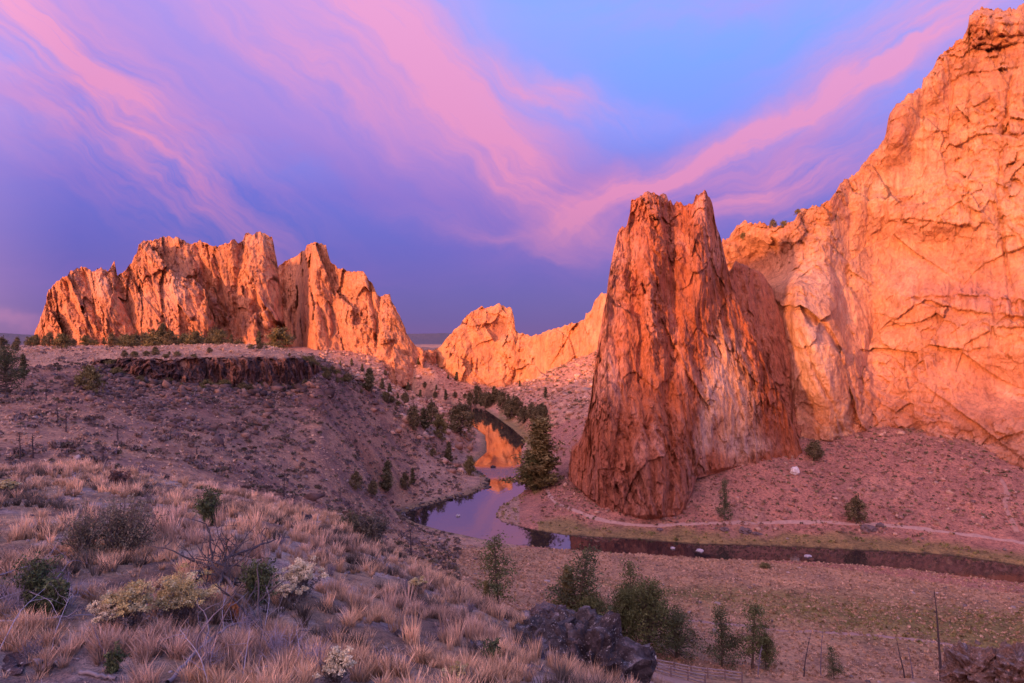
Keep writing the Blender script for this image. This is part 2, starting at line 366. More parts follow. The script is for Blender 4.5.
# river outline in the photograph, laid on the water plane z = 0
left = [(400,405),(432,409),(455,411),(469,416),(472,425),(486,436),(487,452),(474,464),(478,472),(490,480),(487,487),(468,495),(448,500),(422,507),(400,514),(416,523),(443,531),
        (472,537),(490,541),(515,545),(545,548.5),(577,551),(610,553),(650,555),(675,557),(725,560),(775,561),(818,562.5),(868,566.5),(918,571),(955,576),(1024,584),(1150,604)]
right = [(1150,580),(1024,566),(993,561),(943,554.5),(893,551),(850,549.5),(800,547),(750,545),(700,544),(650,540),(602,537),(565,535),(530,529),(502,522),(495,515),(499,507),(515,497),(526,490),
         (523,482),(520,470),(521,450),(526,441),(511,428),(496,417),(484,409),(462,405),(440,403),(400,400)]
def wat(px, py): d = EYE*F/(py-CY); return ((px-CX)/F*d, d)
RIV = np.array([wat(*p) for p in left+right])
def riv_dist(x, y):
    """signed distance to the water's edge, negative in the river"""
    x = np.asarray(x, float); y = np.asarray(y, float)
    D = np.full(x.shape, 1e9); ins = np.zeros(x.shape, bool)
    n = len(RIV)
    for i in range(n):
        ax, ay = RIV[i]; bx, by = RIV[(i+1) % n]; ex, ey = bx-ax, by-ay
        t = np.clip(((x-ax)*ex+(y-ay)*ey)/(ex*ex+ey*ey), 0, 1)
        D = np.minimum(D, np.hypot(x-ax-t*ex, y-ay-t*ey))
        cond = ((ay > y) != (by > y)); xx = ax+(y-ay)/(ey if ey else 1e-9)*ex
        ins ^= cond & (x < xx)
    return np.where(ins, -D, D)
RIMX = np.array([84, 110, 150, 190, 215, 250, 295, 308, 322.]); RIMD = np.array([170, 168.5, 168.5, 172.5, 176.5, 181.5, 190, 197.5, 211])
RIMH = np.array([0, 2.5, 5., 6., 7.2, 7.8, 7.8, 5, 0])
def rim_step(x, y):
    px = CX+F*x/np.maximum(y, 1.); d0 = np.interp(px, RIMX, RIMD); H = np.interp(px, RIMX, RIMH, 0, 0)
    s_ = d0-y
    return np.where(y > 20, -H*sm(-.5, .9, s_)*np.exp(-np.maximum(s_, 0)/45.), 0.)
CPa = np.array(CP)
CPa[:, 2] -= rim_step(CPa[:, 0], CPa[:, 1])
def kern(ax, ay, bx, by): return np.sqrt((ax[:, None]-bx[None])**2+(ay[:, None]-by[None])**2+4)
K = kern(CPa[:, 0], CPa[:, 1], CPa[:, 0], CPa[:, 1]); nC = len(CPa)
A = np.zeros((nC+1, nC+1)); A[:nC, :nC] = K+np.eye(nC)*.02; A[:nC, nC] = A[nC, :nC] = 1
WT = np.linalg.solve(A, np.append(CPa[:, 2], 0))
def h_raw(x, y):
    out = np.empty(len(x))
    for i in range(0, len(x), 40000):
        sl_ = slice(i, i+40000); out[sl_] = kern(x[sl_], y[sl_], CPa[:, 0], CPa[:, 1])@WT[:nC]+WT[nC]
    return out
sx_, sy_ = math.sin(SUN_AZ), math.cos(SUN_AZ)
def height(x, y):
    r = np.hypot(x, y)
    rc = np.minimum(r, 900.); k = rc/np.maximum(r, 1e-6)
    h = h_raw(x*k, y*k)
    h = h+rim_step(x, y)
    far = sm(600, 1500, r)
    h = h*(1-far)+far*(38+60*sm(2500, 6500, r)*(1+.7*fbm(x/1400, y/1400, 0*x, 4)))
    # unseen ridge on the sunrise side, behind the camera, shaped to shade the foreground
    q = x*sx_+y*sy_; t = x*sy_-y*sx_
    h = h+39*np.exp(-((q-290)/85)**2)*sm(1400, 700, np.abs(t))*(1+.10*pn(t/90, q/200, 0*t+.3))
    # relief
    rough = .10+.9*sm(40, 90, r)+2*sm(600, 1200, r)
    rg = rough*(.8*fbm(x/14, y/14, 0*x+3, 4)+.35*(ridged(x/5, y/5, 0*x, 3)-.9))
    h = h+rg*.55+sm(45, 25, r)*(.10*fbm(x/1.4, y/1.4, 0*x, 4))
    near = (r > 80) & (r < 620) & (y > 0)
    if near.any():
        D = riv_dist(x[near], y[near]); hn = h[near]
        bank = np.where(D < 0, -.25-np.minimum(-D, 6)*.3, .02+.55*np.minimum(D, 1.5)/1.5+.09*np.maximum(D-1.5, 0)+.18*fbm(x[near]/2.2, y[near]/2.2, 0*D, 3)*np.minimum(D, 1))
        w = sm(3., 14., D); h[near] = hn*w+bank*(1-w)
        h[near] = np.where(D > 1.5, np.maximum(h[near], .35), h[near])
    return h
cols_px = np.arange(-90, 1115, 1.7)
az_f = np.arctan((cols_px-CX)/F)
az_o = np.arange(az_f[-1]+R(2), 2*np.pi+az_f[0]-R(1), R(2.0))
AZS = np.concatenate([az_f, az_o]); nA = len(AZS)
rs = [1.5]
while rs[-1] < 9000:
    r_ = rs[-1]; rs.append(r_*(1.013 if r_ < 60 else 1.0065 if r_ < 460 else 1.03))
RS = np.array(rs); nR = len(RS)
GX = RS[:, None]*np.sin(AZS)[None]; GY = RS[:, None]*np.cos(AZS)[None]
GZ = height(GX.ravel(), GY.ravel()).reshape(nR, nA)
def gz(x, y):
    x = np.atleast_1d(np.asarray(x, float)); y = np.atleast_1d(np.asarray(y, float))
    r = np.clip(np.hypot(x, y), RS[0], RS[-2]); a = np.arctan2(x, y); a = np.where(a < AZS[0], a+2*np.pi, a)
    i = np.clip(np.searchsorted(RS, r)-1, 0, nR-2); fi = (r-RS[i])/(RS[i+1]-RS[i])
    j = np.clip(np.searchsorted(AZS, a)-1, 0, nA-1); j2 = (j+1) % nA
    a2 = np.where(j2 == 0, AZS[0]+2*np.pi, AZS[j2]); fj = np.clip((a-AZS[j])/(a2-AZS[j]), 0, 1)
    return (GZ[i, j]*(1-fi)+GZ[i+1, j]*fi)*(1-fj)+(GZ[i, j2]*(1-fi)+GZ[i+1, j2]*fi)*fj
def hit(px, py, dmin=3., dmax=900.):
    """where the ray through a picture point meets the ground"""
    d = np.geomspace(dmin, dmax, 3000); x = (px-CX)/F*d; z = EYE-(py-CY)/F*d
    k = np.nonzero(z < gz(x, d))[0]
    i = k[0] if len(k) else len(d)-1
    return np.array([x[i], d[i], gz(x[i], d[i])[0]])

def blobw(x, y, cx, cy, rx, ry=None, ang=0):
    ry = ry or rx; c_, s_ = math.cos(ang), math.sin(ang); u = (x-cx)*c_+(y-cy)*s_; w = -(x-cx)*s_+(y-cy)*c_
    return np.exp(-((u/rx)**2+(w/ry)**2))
def ground_col(x, y, z):
    r = np.hypot(x, y); px = CX+F*x/np.maximum(y, .1); front = y > 0
    n = fbm(x/9, y/9, 0*x, 4); n2 = fbm(x/30, y/30, 0*x+5, 3)
    C = np.empty((len(x), 3)); C[:] = (.42, .25, .185)
    def mixc(w, c): w = np.clip(w, 0, 1)[:, None]; C[:] = C*(1-w)+np.array(c)*w
    fg = sm(50, 35, r)
    mixc(fg, (.37, .25, .175))
    mixc(fg*sm(0, .35, fbm(x/1.3, y/1.3, 0*x+2, 3)), (.44, .34, .31))
    mixc(fg*sm(.05, .5, fbm(x/2.2, y/2.2, 0*x+12, 3))*.8, (.20, .13, .11))
    hill = front & (px < 420) & (r > 50) & (r < 300)
    mixc(hill*.9, (.44, .24, .15)); mixc(hill*sm(-.1, .4, n)*.8, (.24, .14, .12)); mixc(hill*sm(.0, .5, n2)*.55, (.32, .165, .115)); mixc(hill*sm(22, 32, z)*sm(125, 155, r)*sm(40.5, 38.5, z)*(.75+.5*n), (.20, .10, .08))
    mixc(hill*sm(39.5, 41.5, z)*.9, (.50, .28, .18)); mixc(hill*sm(39.5, 41.5, z)*sm(0, .5, n)*.7, (.30, .17, .12))
    tal = front & (px > 520) & (r > 150)
    mixc(tal*.9, (.44, .19, .135)); mixc(tal*sm(0, .6, n)*.5, (.30, .15, .12)); mixc(tal*sm(.1, .6, n2)*.5, (.50, .27, .19))
    cen = front & (px > 330) & (px < 600) & (r > 270)
    mixc(cen*.8, (.58, .29, .18)); mixc(cen*sm(0, .5, n)*.4, (.36, .20, .14))
    D = np.full(len(x), 1e3); k = (r > 80) & (r < 620) & front; D[k] = riv_dist(x[k], y[k])
    mead = front & (r < 150) & (r > 60) & (D > 0) & (x > -25)
    mixc(mead*.9, (.50, .28, .16)); mixc(mead*sm(-.1, .5, n)*.6, (.30, .175, .12)); mixc(mead*sm(.0, .5, n2)*.4, (.34, .22, .12))
    gb = mead*(blobw(x, y, 62, 103, 34, 8.5, -.42)+blobw(x, y, 88, 98, 22, 11, -.3)+.5*blobw(x, y, 30, 119, 30, 4, -.1))
    mixc(1.3*gb*(.8+.4*n), (.24, .175, .07))
    farb = (D > 0) & (D < 9) & front & (y > np.interp(x, RIV[:, 0][len(left):][::-1], RIV[:, 1][len(left):][::-1])-2) & (x > -8)
    mixc(farb*sm(9, 3., D+4*n)*.85, (.27, .19, .075))
    mixc((D > 0)*sm(4, 1, D)*(x < -5)*.6, (.22, .165, .08))
    mixc(sm(.4, -.1, D), (.055, .04, .035))
    mixc(sm(1000, 2500, r), (.13, .11, .14))  # distance haze put into the colour: far ground turns dull violet
    return C
GC = ground_col(GX.ravel(), GY.ravel(), GZ.ravel())
Vg = np.concatenate([np.stack([GX, GY, GZ], -1).reshape(-1, 3), [[0, 0, 44.4]]])
Fg = grid_faces(nR, nA, True)[:, ::-1]
cc = nR*nA; fan = np.stack([np.full(nA, cc), (np.arange(nA)+1) % nA, np.arange(nA), np.arange(nA)], -1)
ground = mesh_np('ground', Vg, Fg, Mg, None, np.concatenate([GC, [[.3, .2, .17]]]), True)
tag(ground, kind='structure')
capo = mesh_np('ground_knoll', np.concatenate([np.stack([GX[0], GY[0], GZ[0]], -1), [[0, 0, 44.4]]]), np.stack([np.full(nA, nA), (np.arange(nA)+1) % nA, np.arange(nA)], -1), Mg, None, np.full((nA+1, 3), .25))
tag(capo, kind='structure')
# water: one flat sheet; the banks rise through it
Vr = np.array([[-140, 100, .0], [230, 90, .0], [230, 330, .0], [-10, 640, .0], [-140, 640, .0]])
river = mesh_np('river', Vr, np.array([[0, 1, 2], [0, 2, 3], [0, 3, 4]]), Mw); tag(river, kind='structure')

# ------------------------------------------------------------------ cliffs
def interp(pts, x):
    a = np.array(sorted(pts), float); return np.interp(x, a[:, 0], a[:, 1])
def cliff(name, top, base, dep, mat, colfn, step=.8, rows=260, feats=(), amp=1.0, ns=(12, 12, 40), shear=0., thick=40, back=14, edge=(25, 25, 30), jag=1.0, seed=0, label=None, cat='cliff', terr=0., rr=.5, lean=1.0, fac=1.0, fs=(5, 14), sink=4, big=None, ribs=0.):
    """top, base: outline in the photograph; dep: (px, depth at the base, depth at the top). The front is a relief
    with real depth, the mesh folds over the crest and comes down behind."""
    px = np.arange(top[0][0], top[-1][0]+step, step); n = len(px)
    tx = [p[0] for p in top]; ty = [p[1] for p in top]
    tp = np.interp(px, tx, ty); bp_ = interp(base, px)
    tp = tp+jag*(1.6*pn(px/5.+seed, 0*px, 0*px+.5)+1.1*pn(px/2.1+seed, 0*px, 0*px+4.5))
    tp = np.minimum(tp, bp_-.5); bp_ = bp_+sink
    db = np.interp(px, [d[0] for d in dep], [d[1] for d in dep]); dt = np.interp(px, [d[0] for d in dep], [d[2] for d in dep])
    t = np.linspace(0, 1, rows)[:, None]
    PY = bp_[None]+(tp-bp_)[None]*t
    hmax = (bp_-tp).max()
    tt = np.clip((bp_[None]-PY)/hmax, 0, 1)
    D = db[None]+(dt-db)[None]*tt**lean
    PX = np.broadcast_to(px[None], PY.shape)
    # edges turn away
    el = np.clip((px-px[0])/max(edge[0], 1), 0, 1); er = np.clip((px[-1]-px)/max(edge[1], 1), 0, 1)
    D = D+edge[2]*((1-np.sqrt(1-(1-el)**2))+(1-np.sqrt(1-(1-er)**2)))[None]
    # crest rounds back a little
    topd = (PY-tp[None]); D = D+3.0*np.exp(-topd/3.)*(.4)
    X = (PX-CX)/F*D; Z = EYE-(PY-CY)/F*D
    for f in feats:
        k = f[0]
        if k == 'crack':      # pts (px,py) from top down, depth, width px
            p = np.array(f[1], float); o = np.argsort(p[:, 1]); p = p[o]
            cx = np.interp(PY, p[:, 1], p[:, 0])+1.5*pn(PY/7., PX*0+seed, PX*0)
            w = sm(p[0, 1]-6, p[0, 1]+6, PY)*sm(p[-1, 1]+6, p[-1, 1]-6, PY); D = D+f[2]*np.exp(-np.abs((PX-cx)/f[3])**1.3)*w
        elif k == 'ledge':    # overhanging lip: rock above the line stands k metres proud
            p = np.array(f[1], float); cy = np.interp(PX, p[:, 0], p[:, 1])+3.5*pn(PX/14., PX*0+seed, PX*0)+1.8*pn(PX/5., PX*0+seed, PX*0)+.8*pn(PX/2., PX*0+seed, PX*0)
            w = sm(p[0, 0]-5, p[0, 0]+8, PX)*sm(p[-1, 0]+5, p[-1, 0]-8, PX)*np.clip(.75+1.1*pn(PX/11., PX*0+seed+3, PX*0), 0, 1.4); dl = cy-PY
            D = D-f[2]*sm(-1.0, .8, dl)*np.exp(-np.maximum(dl, 0)/f[3])*w
        elif k == 'bump':     # px, py, rx, ry, degrees, metres towards the viewer
            _, cx, cy, rx, ry, an, am = f; c_, s_ = math.cos(R(an)), math.sin(R(an))
            u = (PX-cx)*c_+(PY-cy)*s_; w = -(PX-cx)*s_+(PY-cy)*c_
            D = D-am*np.exp(-((u/rx)**2+(w/ry)**2)**1.5)
        elif k == 'step':     # everything right (+) of the line jumps back by m metres over w px
            p = np.array(f[1], float); o = np.argsort(p[:, 1]); p = p[o]
            cx = np.interp(PY, p[:, 1], p[:, 0])+1.8*pn(PY/9., PX*0+seed, PX*0)+1.0*pn(PY/3., PX*0+seed, PX*0)
            D = D+f[2]*sm(-f[3], f[3], PX-cx)*(np.exp(-np.maximum(PX-cx, 0)/f[4]) if len(f) > 4 else 1)
    X = (PX-CX)/F*D; Z = EYE-(PY-CY)/F*D
    xs = X+shear*Z; a, b_, c_ = ns
    wx = 2.0*pn(xs/a*.7+9, Z/a*.7, D/a*.7+seed)*a*.12
    n1 = ridged((xs+wx)/a+seed, D/b_, Z/c_, 5, rr); n2 = fbm(xs/a*.4+seed, D/b_*.4+3, Z/c_*.5, 3)
    n3 = ridged(xs/a*3.1+seed, D/b_*3, Z/c_*4.2+1, 3, .55)*(.3+1.1*sm(-.3, .5, fbm(xs/a+7+seed, D/b_, Z/c_*2, 2)))
    fade = sm(0, .02, t)
    disp = amp*(1.5*n1+2.2*n2+.42*n3)
    if terr: disp = disp+terr*ridged(xs/60+seed, D/60, Z/5.5+.6*pn(xs/12, Z/12, 0*Z), 3, .5)
    ws = fs[0]; q1 = .14*fbm(xs/ws, D/ws, Z/fs[1], 3); q2 = .14*fbm(xs/ws+9, D/ws, Z/fs[1]+4, 3)
    mk_ = .22+1.15*sm(-.35, .55, fbm(xs/(ws*6)+seed, D/(ws*6), Z/(fs[1]*4)+2, 3))
    disp = disp+fac*mk_*(1.5*facets(xs/ws+q1, D/ws, Z/fs[1]+q2)*ws*.35+1.2*facets(xs/ws*2.7+q2*2, D/ws*2.7, Z/fs[1]*2.9+q1*2)*ws*.16)
    if ribs:
        disp = disp+ribs*(ridged(xs/2.6+seed, D/3.2, Z/17+.3*pn(xs/6, Z/9, 0*Z), 4, .62)*(.6+.6*sm(-.4, .4, fbm(xs/12+5, D/12, Z/14, 2))))
    if big:
        w1 = .12*fbm(xs/big[0], D/big[0], Z/big[1], 3)
        disp = disp+big[2]*facets(xs/big[0]+w1+seed, D/big[0]*.6, Z/big[1]-w1, .8, .22)
    D2 = D-disp*fade*.8
    lat = amp*.45*(fbm(xs/a*1.5+40+seed, D/b_, Z/c_*2, 4))
    # move along the viewing ray only a little: keep X,Z from the relief, shift depth for real
    X = (PX-CX)/F*D2+lat; Z = EYE-(PY-CY)/F*D2; Y = D2
    front = np.stack([X, Y, Z], -1)
    bk = np.linspace(0, 1, back+1)[1:][:, None]
    hc = (Z[-1]-Z[0])[None]
    by = Y[-1][None]+thick*bk**.8+2*pn(X[-1][None]/6, bk*6, 0*bk)*bk; bx = X[-1][None]*(by/Y[-1][None])
    bz = Z[-1][None]-hc*bk**2.2*1.05-1.2*bk+1.2*pn(X[-1][None]/5, bk*7, 0*bk+2)*np.minimum(bk*3, 1)*np.minimum(hc/20, 1)
    V = np.concatenate([front, np.stack([bx, by, bz], -1)], 0)
    nr = V.shape[0]
    PYf = np.concatenate([PY, np.broadcast_to(tp[None], (back, n))]); PXf = np.broadcast_to(px[None], (nr, n))
    Vf = V.reshape(-1, 3); Cc = colfn(PXf.ravel(), PYf.ravel(), Vf[:, 0], Vf[:, 1], Vf[:, 2])
    o = mesh_np(name, Vf, grid_faces(nr, n), mat, None, np.clip(Cc, .02, .9), False)
    tag(o, label, cat, kind='structure'); return o
def mixer(n, c0):
    C = np.empty((n, 3)); C[:] = c0
    def mx(w, c): w = np.clip(w, 0, 1)[:, None]; C[:] = C*(1-w)+np.array(c)*w
    return C, mx
def pb(px, py, cx, cy, rx, ry, ang=0, p=1.5):
    c_, s_ = math.cos(R(ang)), math.sin(R(ang)); u = (px-cx)*c_+(py-cy)*s_; w = -(px-cx)*s_+(py-cy)*c_
    return np.exp(-((u/rx)**2+(w/ry)**2)**p)
ORG = (.62, .30, .165); PEACH = (.70, .43, .29); REDD = (.52, .185, .105); PINK = (.62, .30, .22); PALE = (.74, .47, .34)
# --- right wall
def col_wall(px, py, x, y, z):
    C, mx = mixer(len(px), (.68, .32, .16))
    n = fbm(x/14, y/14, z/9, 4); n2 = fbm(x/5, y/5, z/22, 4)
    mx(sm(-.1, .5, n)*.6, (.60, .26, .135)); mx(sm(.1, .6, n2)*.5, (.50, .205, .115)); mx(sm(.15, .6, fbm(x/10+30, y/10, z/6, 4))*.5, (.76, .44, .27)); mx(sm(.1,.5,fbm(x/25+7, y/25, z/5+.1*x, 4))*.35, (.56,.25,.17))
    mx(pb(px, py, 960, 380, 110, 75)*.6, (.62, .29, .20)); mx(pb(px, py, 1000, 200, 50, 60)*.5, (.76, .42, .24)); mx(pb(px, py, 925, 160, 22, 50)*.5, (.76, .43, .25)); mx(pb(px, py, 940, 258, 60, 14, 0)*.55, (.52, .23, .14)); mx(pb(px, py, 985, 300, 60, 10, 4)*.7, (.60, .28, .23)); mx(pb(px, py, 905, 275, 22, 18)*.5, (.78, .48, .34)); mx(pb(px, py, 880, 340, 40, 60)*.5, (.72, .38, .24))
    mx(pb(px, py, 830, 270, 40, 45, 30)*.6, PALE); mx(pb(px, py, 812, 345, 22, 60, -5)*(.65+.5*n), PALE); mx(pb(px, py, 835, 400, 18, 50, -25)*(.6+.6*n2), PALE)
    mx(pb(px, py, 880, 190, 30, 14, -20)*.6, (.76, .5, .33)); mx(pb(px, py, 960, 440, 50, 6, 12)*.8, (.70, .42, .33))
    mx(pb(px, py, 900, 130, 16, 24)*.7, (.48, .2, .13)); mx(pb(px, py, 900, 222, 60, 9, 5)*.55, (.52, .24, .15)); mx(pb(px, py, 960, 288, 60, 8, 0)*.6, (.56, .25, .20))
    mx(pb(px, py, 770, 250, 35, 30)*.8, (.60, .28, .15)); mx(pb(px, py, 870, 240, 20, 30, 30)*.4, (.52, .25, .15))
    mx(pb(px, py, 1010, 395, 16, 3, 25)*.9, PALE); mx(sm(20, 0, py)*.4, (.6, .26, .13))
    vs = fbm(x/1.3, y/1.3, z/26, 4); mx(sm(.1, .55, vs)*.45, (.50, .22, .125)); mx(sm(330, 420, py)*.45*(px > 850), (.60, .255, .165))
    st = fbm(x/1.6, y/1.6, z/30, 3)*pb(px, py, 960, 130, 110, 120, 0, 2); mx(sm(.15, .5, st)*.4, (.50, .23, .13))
    return C
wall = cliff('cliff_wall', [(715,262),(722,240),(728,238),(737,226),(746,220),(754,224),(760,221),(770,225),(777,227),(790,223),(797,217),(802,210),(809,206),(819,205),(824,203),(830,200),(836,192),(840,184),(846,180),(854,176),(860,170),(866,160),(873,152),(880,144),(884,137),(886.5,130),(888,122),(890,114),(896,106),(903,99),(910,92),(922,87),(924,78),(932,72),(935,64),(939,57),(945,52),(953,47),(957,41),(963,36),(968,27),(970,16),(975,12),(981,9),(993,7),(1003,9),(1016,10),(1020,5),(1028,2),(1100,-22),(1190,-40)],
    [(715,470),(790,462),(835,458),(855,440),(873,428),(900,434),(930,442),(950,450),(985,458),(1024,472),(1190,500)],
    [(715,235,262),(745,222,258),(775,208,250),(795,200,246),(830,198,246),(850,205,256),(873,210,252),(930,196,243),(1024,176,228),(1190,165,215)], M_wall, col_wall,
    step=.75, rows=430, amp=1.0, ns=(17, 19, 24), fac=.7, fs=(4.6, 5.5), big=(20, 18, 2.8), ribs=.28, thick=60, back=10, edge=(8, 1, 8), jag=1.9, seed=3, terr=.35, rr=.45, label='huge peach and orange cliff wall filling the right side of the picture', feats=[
    ('ledge', [(880,330),(905,312),(925,300),(945,306),(975,312),(1005,315),(1040,318)], 1.8, 26), ('ledge', [(903,299),(915,297),(940,296),(960,298)], 1.1, 12),
    ('ledge', [(955,372),(965,345),(985,333),(1000,328),(1030,326)], 1.5, 24), ('ledge', [(940,388),(950,390),(960,387)], 0.7, 8), ('ledge', [(925,425),(940,421),(960,427)], 0.7, 9),
    ('ledge', [(955,76),(975,72),(1000,70),(1030,64)], 1.1, 18), ('ledge', [(958,42),(975,38),(1000,36),(1030,34)], 1.5, 14), ('ledge', [(870,236),(890,222),(910,218),(935,222),(970,225)], 1.2, 26),
    ('ledge', [(965,26),(985,25),(1010,24),(1030,22)], 1.1, 9), ('crack', [(1018,60),(1010,90),(1004,130),(998,190),(1004,250),(1012,310)], 1.4, 2.0), ('crack', [(1000,140),(999,165),(1006,190)], 1.2, 1.5),
    ('crack', [(953,70),(951,110),(946,160),(950,190)], 0.9, 2.0), ('crack', [(870,185),(868,210),(866,250)], 1.2, 2.2), ('crack', [(884,190),(886,215),(880,235)], 1.0, 2),
    ('crack', [(877,320),(870,345),(864,385),(862,415)], 1.8, 3.0), ('crack', [(800,330),(815,370),(835,410),(845,440)], 1.8, 2.5), ('crack', [(822,320),(838,350),(852,385),(862,420)], 1.5, 2.5),
    ('crack', [(828,260),(842,285),(848,310)], 1.1, 2), ('crack', [(1005,250),(1010,280),(1018,315)], 1.2, 1.5), ('crack', [(970,265),(974,285),(972,300)], 0.8, 1.5),
    ('bump', 830, 360, 34, 90, -22, 6), ('bump', 806, 330, 12, 70, -12, 2.5), ('bump', 900, 120, 13, 34, 18, 7), ('bump', 938, 75, 12, 26, 10, 4),
    ('bump', 985, 22, 30, 14, 0, 4), ('bump', 770, 262, 30, 20, 10, -9), ('bump', 960, 195, 50, 30, -8, 3), ('bump', 1000, 400, 60, 45, 0, -4), ('bump', 900, 255, 50, 22, -12, -3)])
# --- red tower and its right shoulder
def col_tower(px, py, x, y, z):
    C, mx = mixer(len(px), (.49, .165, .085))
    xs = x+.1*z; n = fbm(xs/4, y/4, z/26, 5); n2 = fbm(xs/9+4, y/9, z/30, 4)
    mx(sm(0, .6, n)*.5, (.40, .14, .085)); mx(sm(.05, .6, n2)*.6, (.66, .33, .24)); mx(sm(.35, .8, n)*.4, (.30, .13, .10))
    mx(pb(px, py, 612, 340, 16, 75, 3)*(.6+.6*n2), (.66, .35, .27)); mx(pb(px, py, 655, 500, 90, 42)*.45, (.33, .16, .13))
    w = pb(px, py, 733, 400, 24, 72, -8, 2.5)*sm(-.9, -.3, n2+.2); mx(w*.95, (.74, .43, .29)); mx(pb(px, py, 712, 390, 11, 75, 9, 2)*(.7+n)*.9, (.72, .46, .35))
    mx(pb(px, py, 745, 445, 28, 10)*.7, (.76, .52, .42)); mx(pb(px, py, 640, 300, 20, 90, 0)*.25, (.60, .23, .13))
    return C
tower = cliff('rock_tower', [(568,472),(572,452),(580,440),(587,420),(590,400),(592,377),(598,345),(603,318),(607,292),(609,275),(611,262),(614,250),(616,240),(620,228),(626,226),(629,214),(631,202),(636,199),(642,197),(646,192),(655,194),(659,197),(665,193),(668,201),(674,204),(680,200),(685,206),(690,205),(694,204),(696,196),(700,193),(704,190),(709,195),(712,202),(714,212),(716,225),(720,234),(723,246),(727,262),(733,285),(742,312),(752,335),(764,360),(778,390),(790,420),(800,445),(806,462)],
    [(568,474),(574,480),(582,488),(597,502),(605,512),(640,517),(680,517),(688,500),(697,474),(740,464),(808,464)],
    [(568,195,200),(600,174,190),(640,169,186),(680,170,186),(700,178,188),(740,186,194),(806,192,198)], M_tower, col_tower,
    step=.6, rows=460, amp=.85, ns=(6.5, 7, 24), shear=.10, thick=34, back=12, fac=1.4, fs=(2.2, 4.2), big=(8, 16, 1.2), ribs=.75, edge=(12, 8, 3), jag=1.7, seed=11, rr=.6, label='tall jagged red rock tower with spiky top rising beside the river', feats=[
    ('crack', [(629,240),(640,300),(640,380),(650,450),(655,500)], 2.2, 5), ('crack', [(668,205),(672,260),(676,320),(668,400),(672,460),(668,515)], 2.5, 5), 
    ('crack', [(612,300),(618,360),(620,430),(612,480)], 1.8, 4), ('crack', [(652,200),(656,260),(660,330)], 1.5, 4),
    ('bump', 703, 250, 12, 70, 2, 5), ('bump', 650, 260, 14, 90, 0, 4), ('bump', 612, 400, 16, 90, 6, 4), ('bump', 735, 400, 26, 70, -6, 3), ('bump', 655, 470, 30, 60, 0, 3)])
def col_should(px, py, x, y, z):
    C, mx = mixer(len(px), (.52, .19, .105)); n = fbm(x/5, y/5, z/16, 5)
    mx(sm(0, .6, n)*.5, (.38, .14, .09)); mx(sm(.3, .8, fbm(x/9+9, y/9, z/9, 3))*.4, (.62, .28, .18)); return C
cliff('rock_shoulder', [(712,310),(722,285),(728,272),(736,262),(744,264),(752,270),(760,272),(768,282),(773,290),(778,306),(784,322),(790,335),(792,352),(792,372),(791,392),(796,410),(803,424),(812,436),(822,456)],
    [(716,470),(822,468)], [(712,186,198),(760,192,214),(800,196,222),(822,201,222)], M_tower, col_should, step=.7, rows=260, amp=.8, ns=(6.5, 7, 20), thick=30, back=8, fac=1.0, fs=(2, 3.6), big=(9, 12, 1), ribs=.6, edge=(4, 6, 1.5), jag=1.3, seed=21, rr=.55,
    label='dark red rock shoulder leaning between the jagged tower and the pale wall', feats=[('crack', [(752,272),(760,330),(768,400),(776,450)], 2.0, 4), ('crack', [(738,268),(742,330),(750,380)], 2.0, 4)])
# --- left massif: spur in front, wall behind it, and the right block
def col_left(px, py, x, y, z):
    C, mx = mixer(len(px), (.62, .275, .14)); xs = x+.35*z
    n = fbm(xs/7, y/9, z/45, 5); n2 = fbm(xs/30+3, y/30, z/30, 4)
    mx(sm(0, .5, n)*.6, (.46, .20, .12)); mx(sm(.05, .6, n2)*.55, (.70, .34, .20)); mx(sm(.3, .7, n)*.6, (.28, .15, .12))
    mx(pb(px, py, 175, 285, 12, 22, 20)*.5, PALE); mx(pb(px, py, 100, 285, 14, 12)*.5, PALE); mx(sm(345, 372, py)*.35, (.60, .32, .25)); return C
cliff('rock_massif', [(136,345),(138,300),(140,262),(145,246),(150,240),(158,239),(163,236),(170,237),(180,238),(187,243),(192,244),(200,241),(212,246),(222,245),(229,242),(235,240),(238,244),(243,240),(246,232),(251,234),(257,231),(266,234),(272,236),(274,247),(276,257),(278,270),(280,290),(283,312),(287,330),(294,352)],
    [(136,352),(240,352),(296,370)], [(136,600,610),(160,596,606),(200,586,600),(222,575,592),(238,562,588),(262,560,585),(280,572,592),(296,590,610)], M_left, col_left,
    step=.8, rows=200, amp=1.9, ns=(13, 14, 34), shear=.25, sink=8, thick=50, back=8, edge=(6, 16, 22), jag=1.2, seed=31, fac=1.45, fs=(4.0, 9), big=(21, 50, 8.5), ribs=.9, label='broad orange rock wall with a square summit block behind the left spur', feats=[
    ('crack', [(240,245),(238,280),(236,320),(240,350)], 9.0, 4), ('bump', 262, 290, 18, 60, 0, 6), ('crack', [(215,250),(222,290),(226,330)], 7.2, 4), ('crack', [(255,300),(262,330),(262,350)], 6.3, 3), ('crack', [(195,245),(205,270),(215,300)], 6.3, 4)])
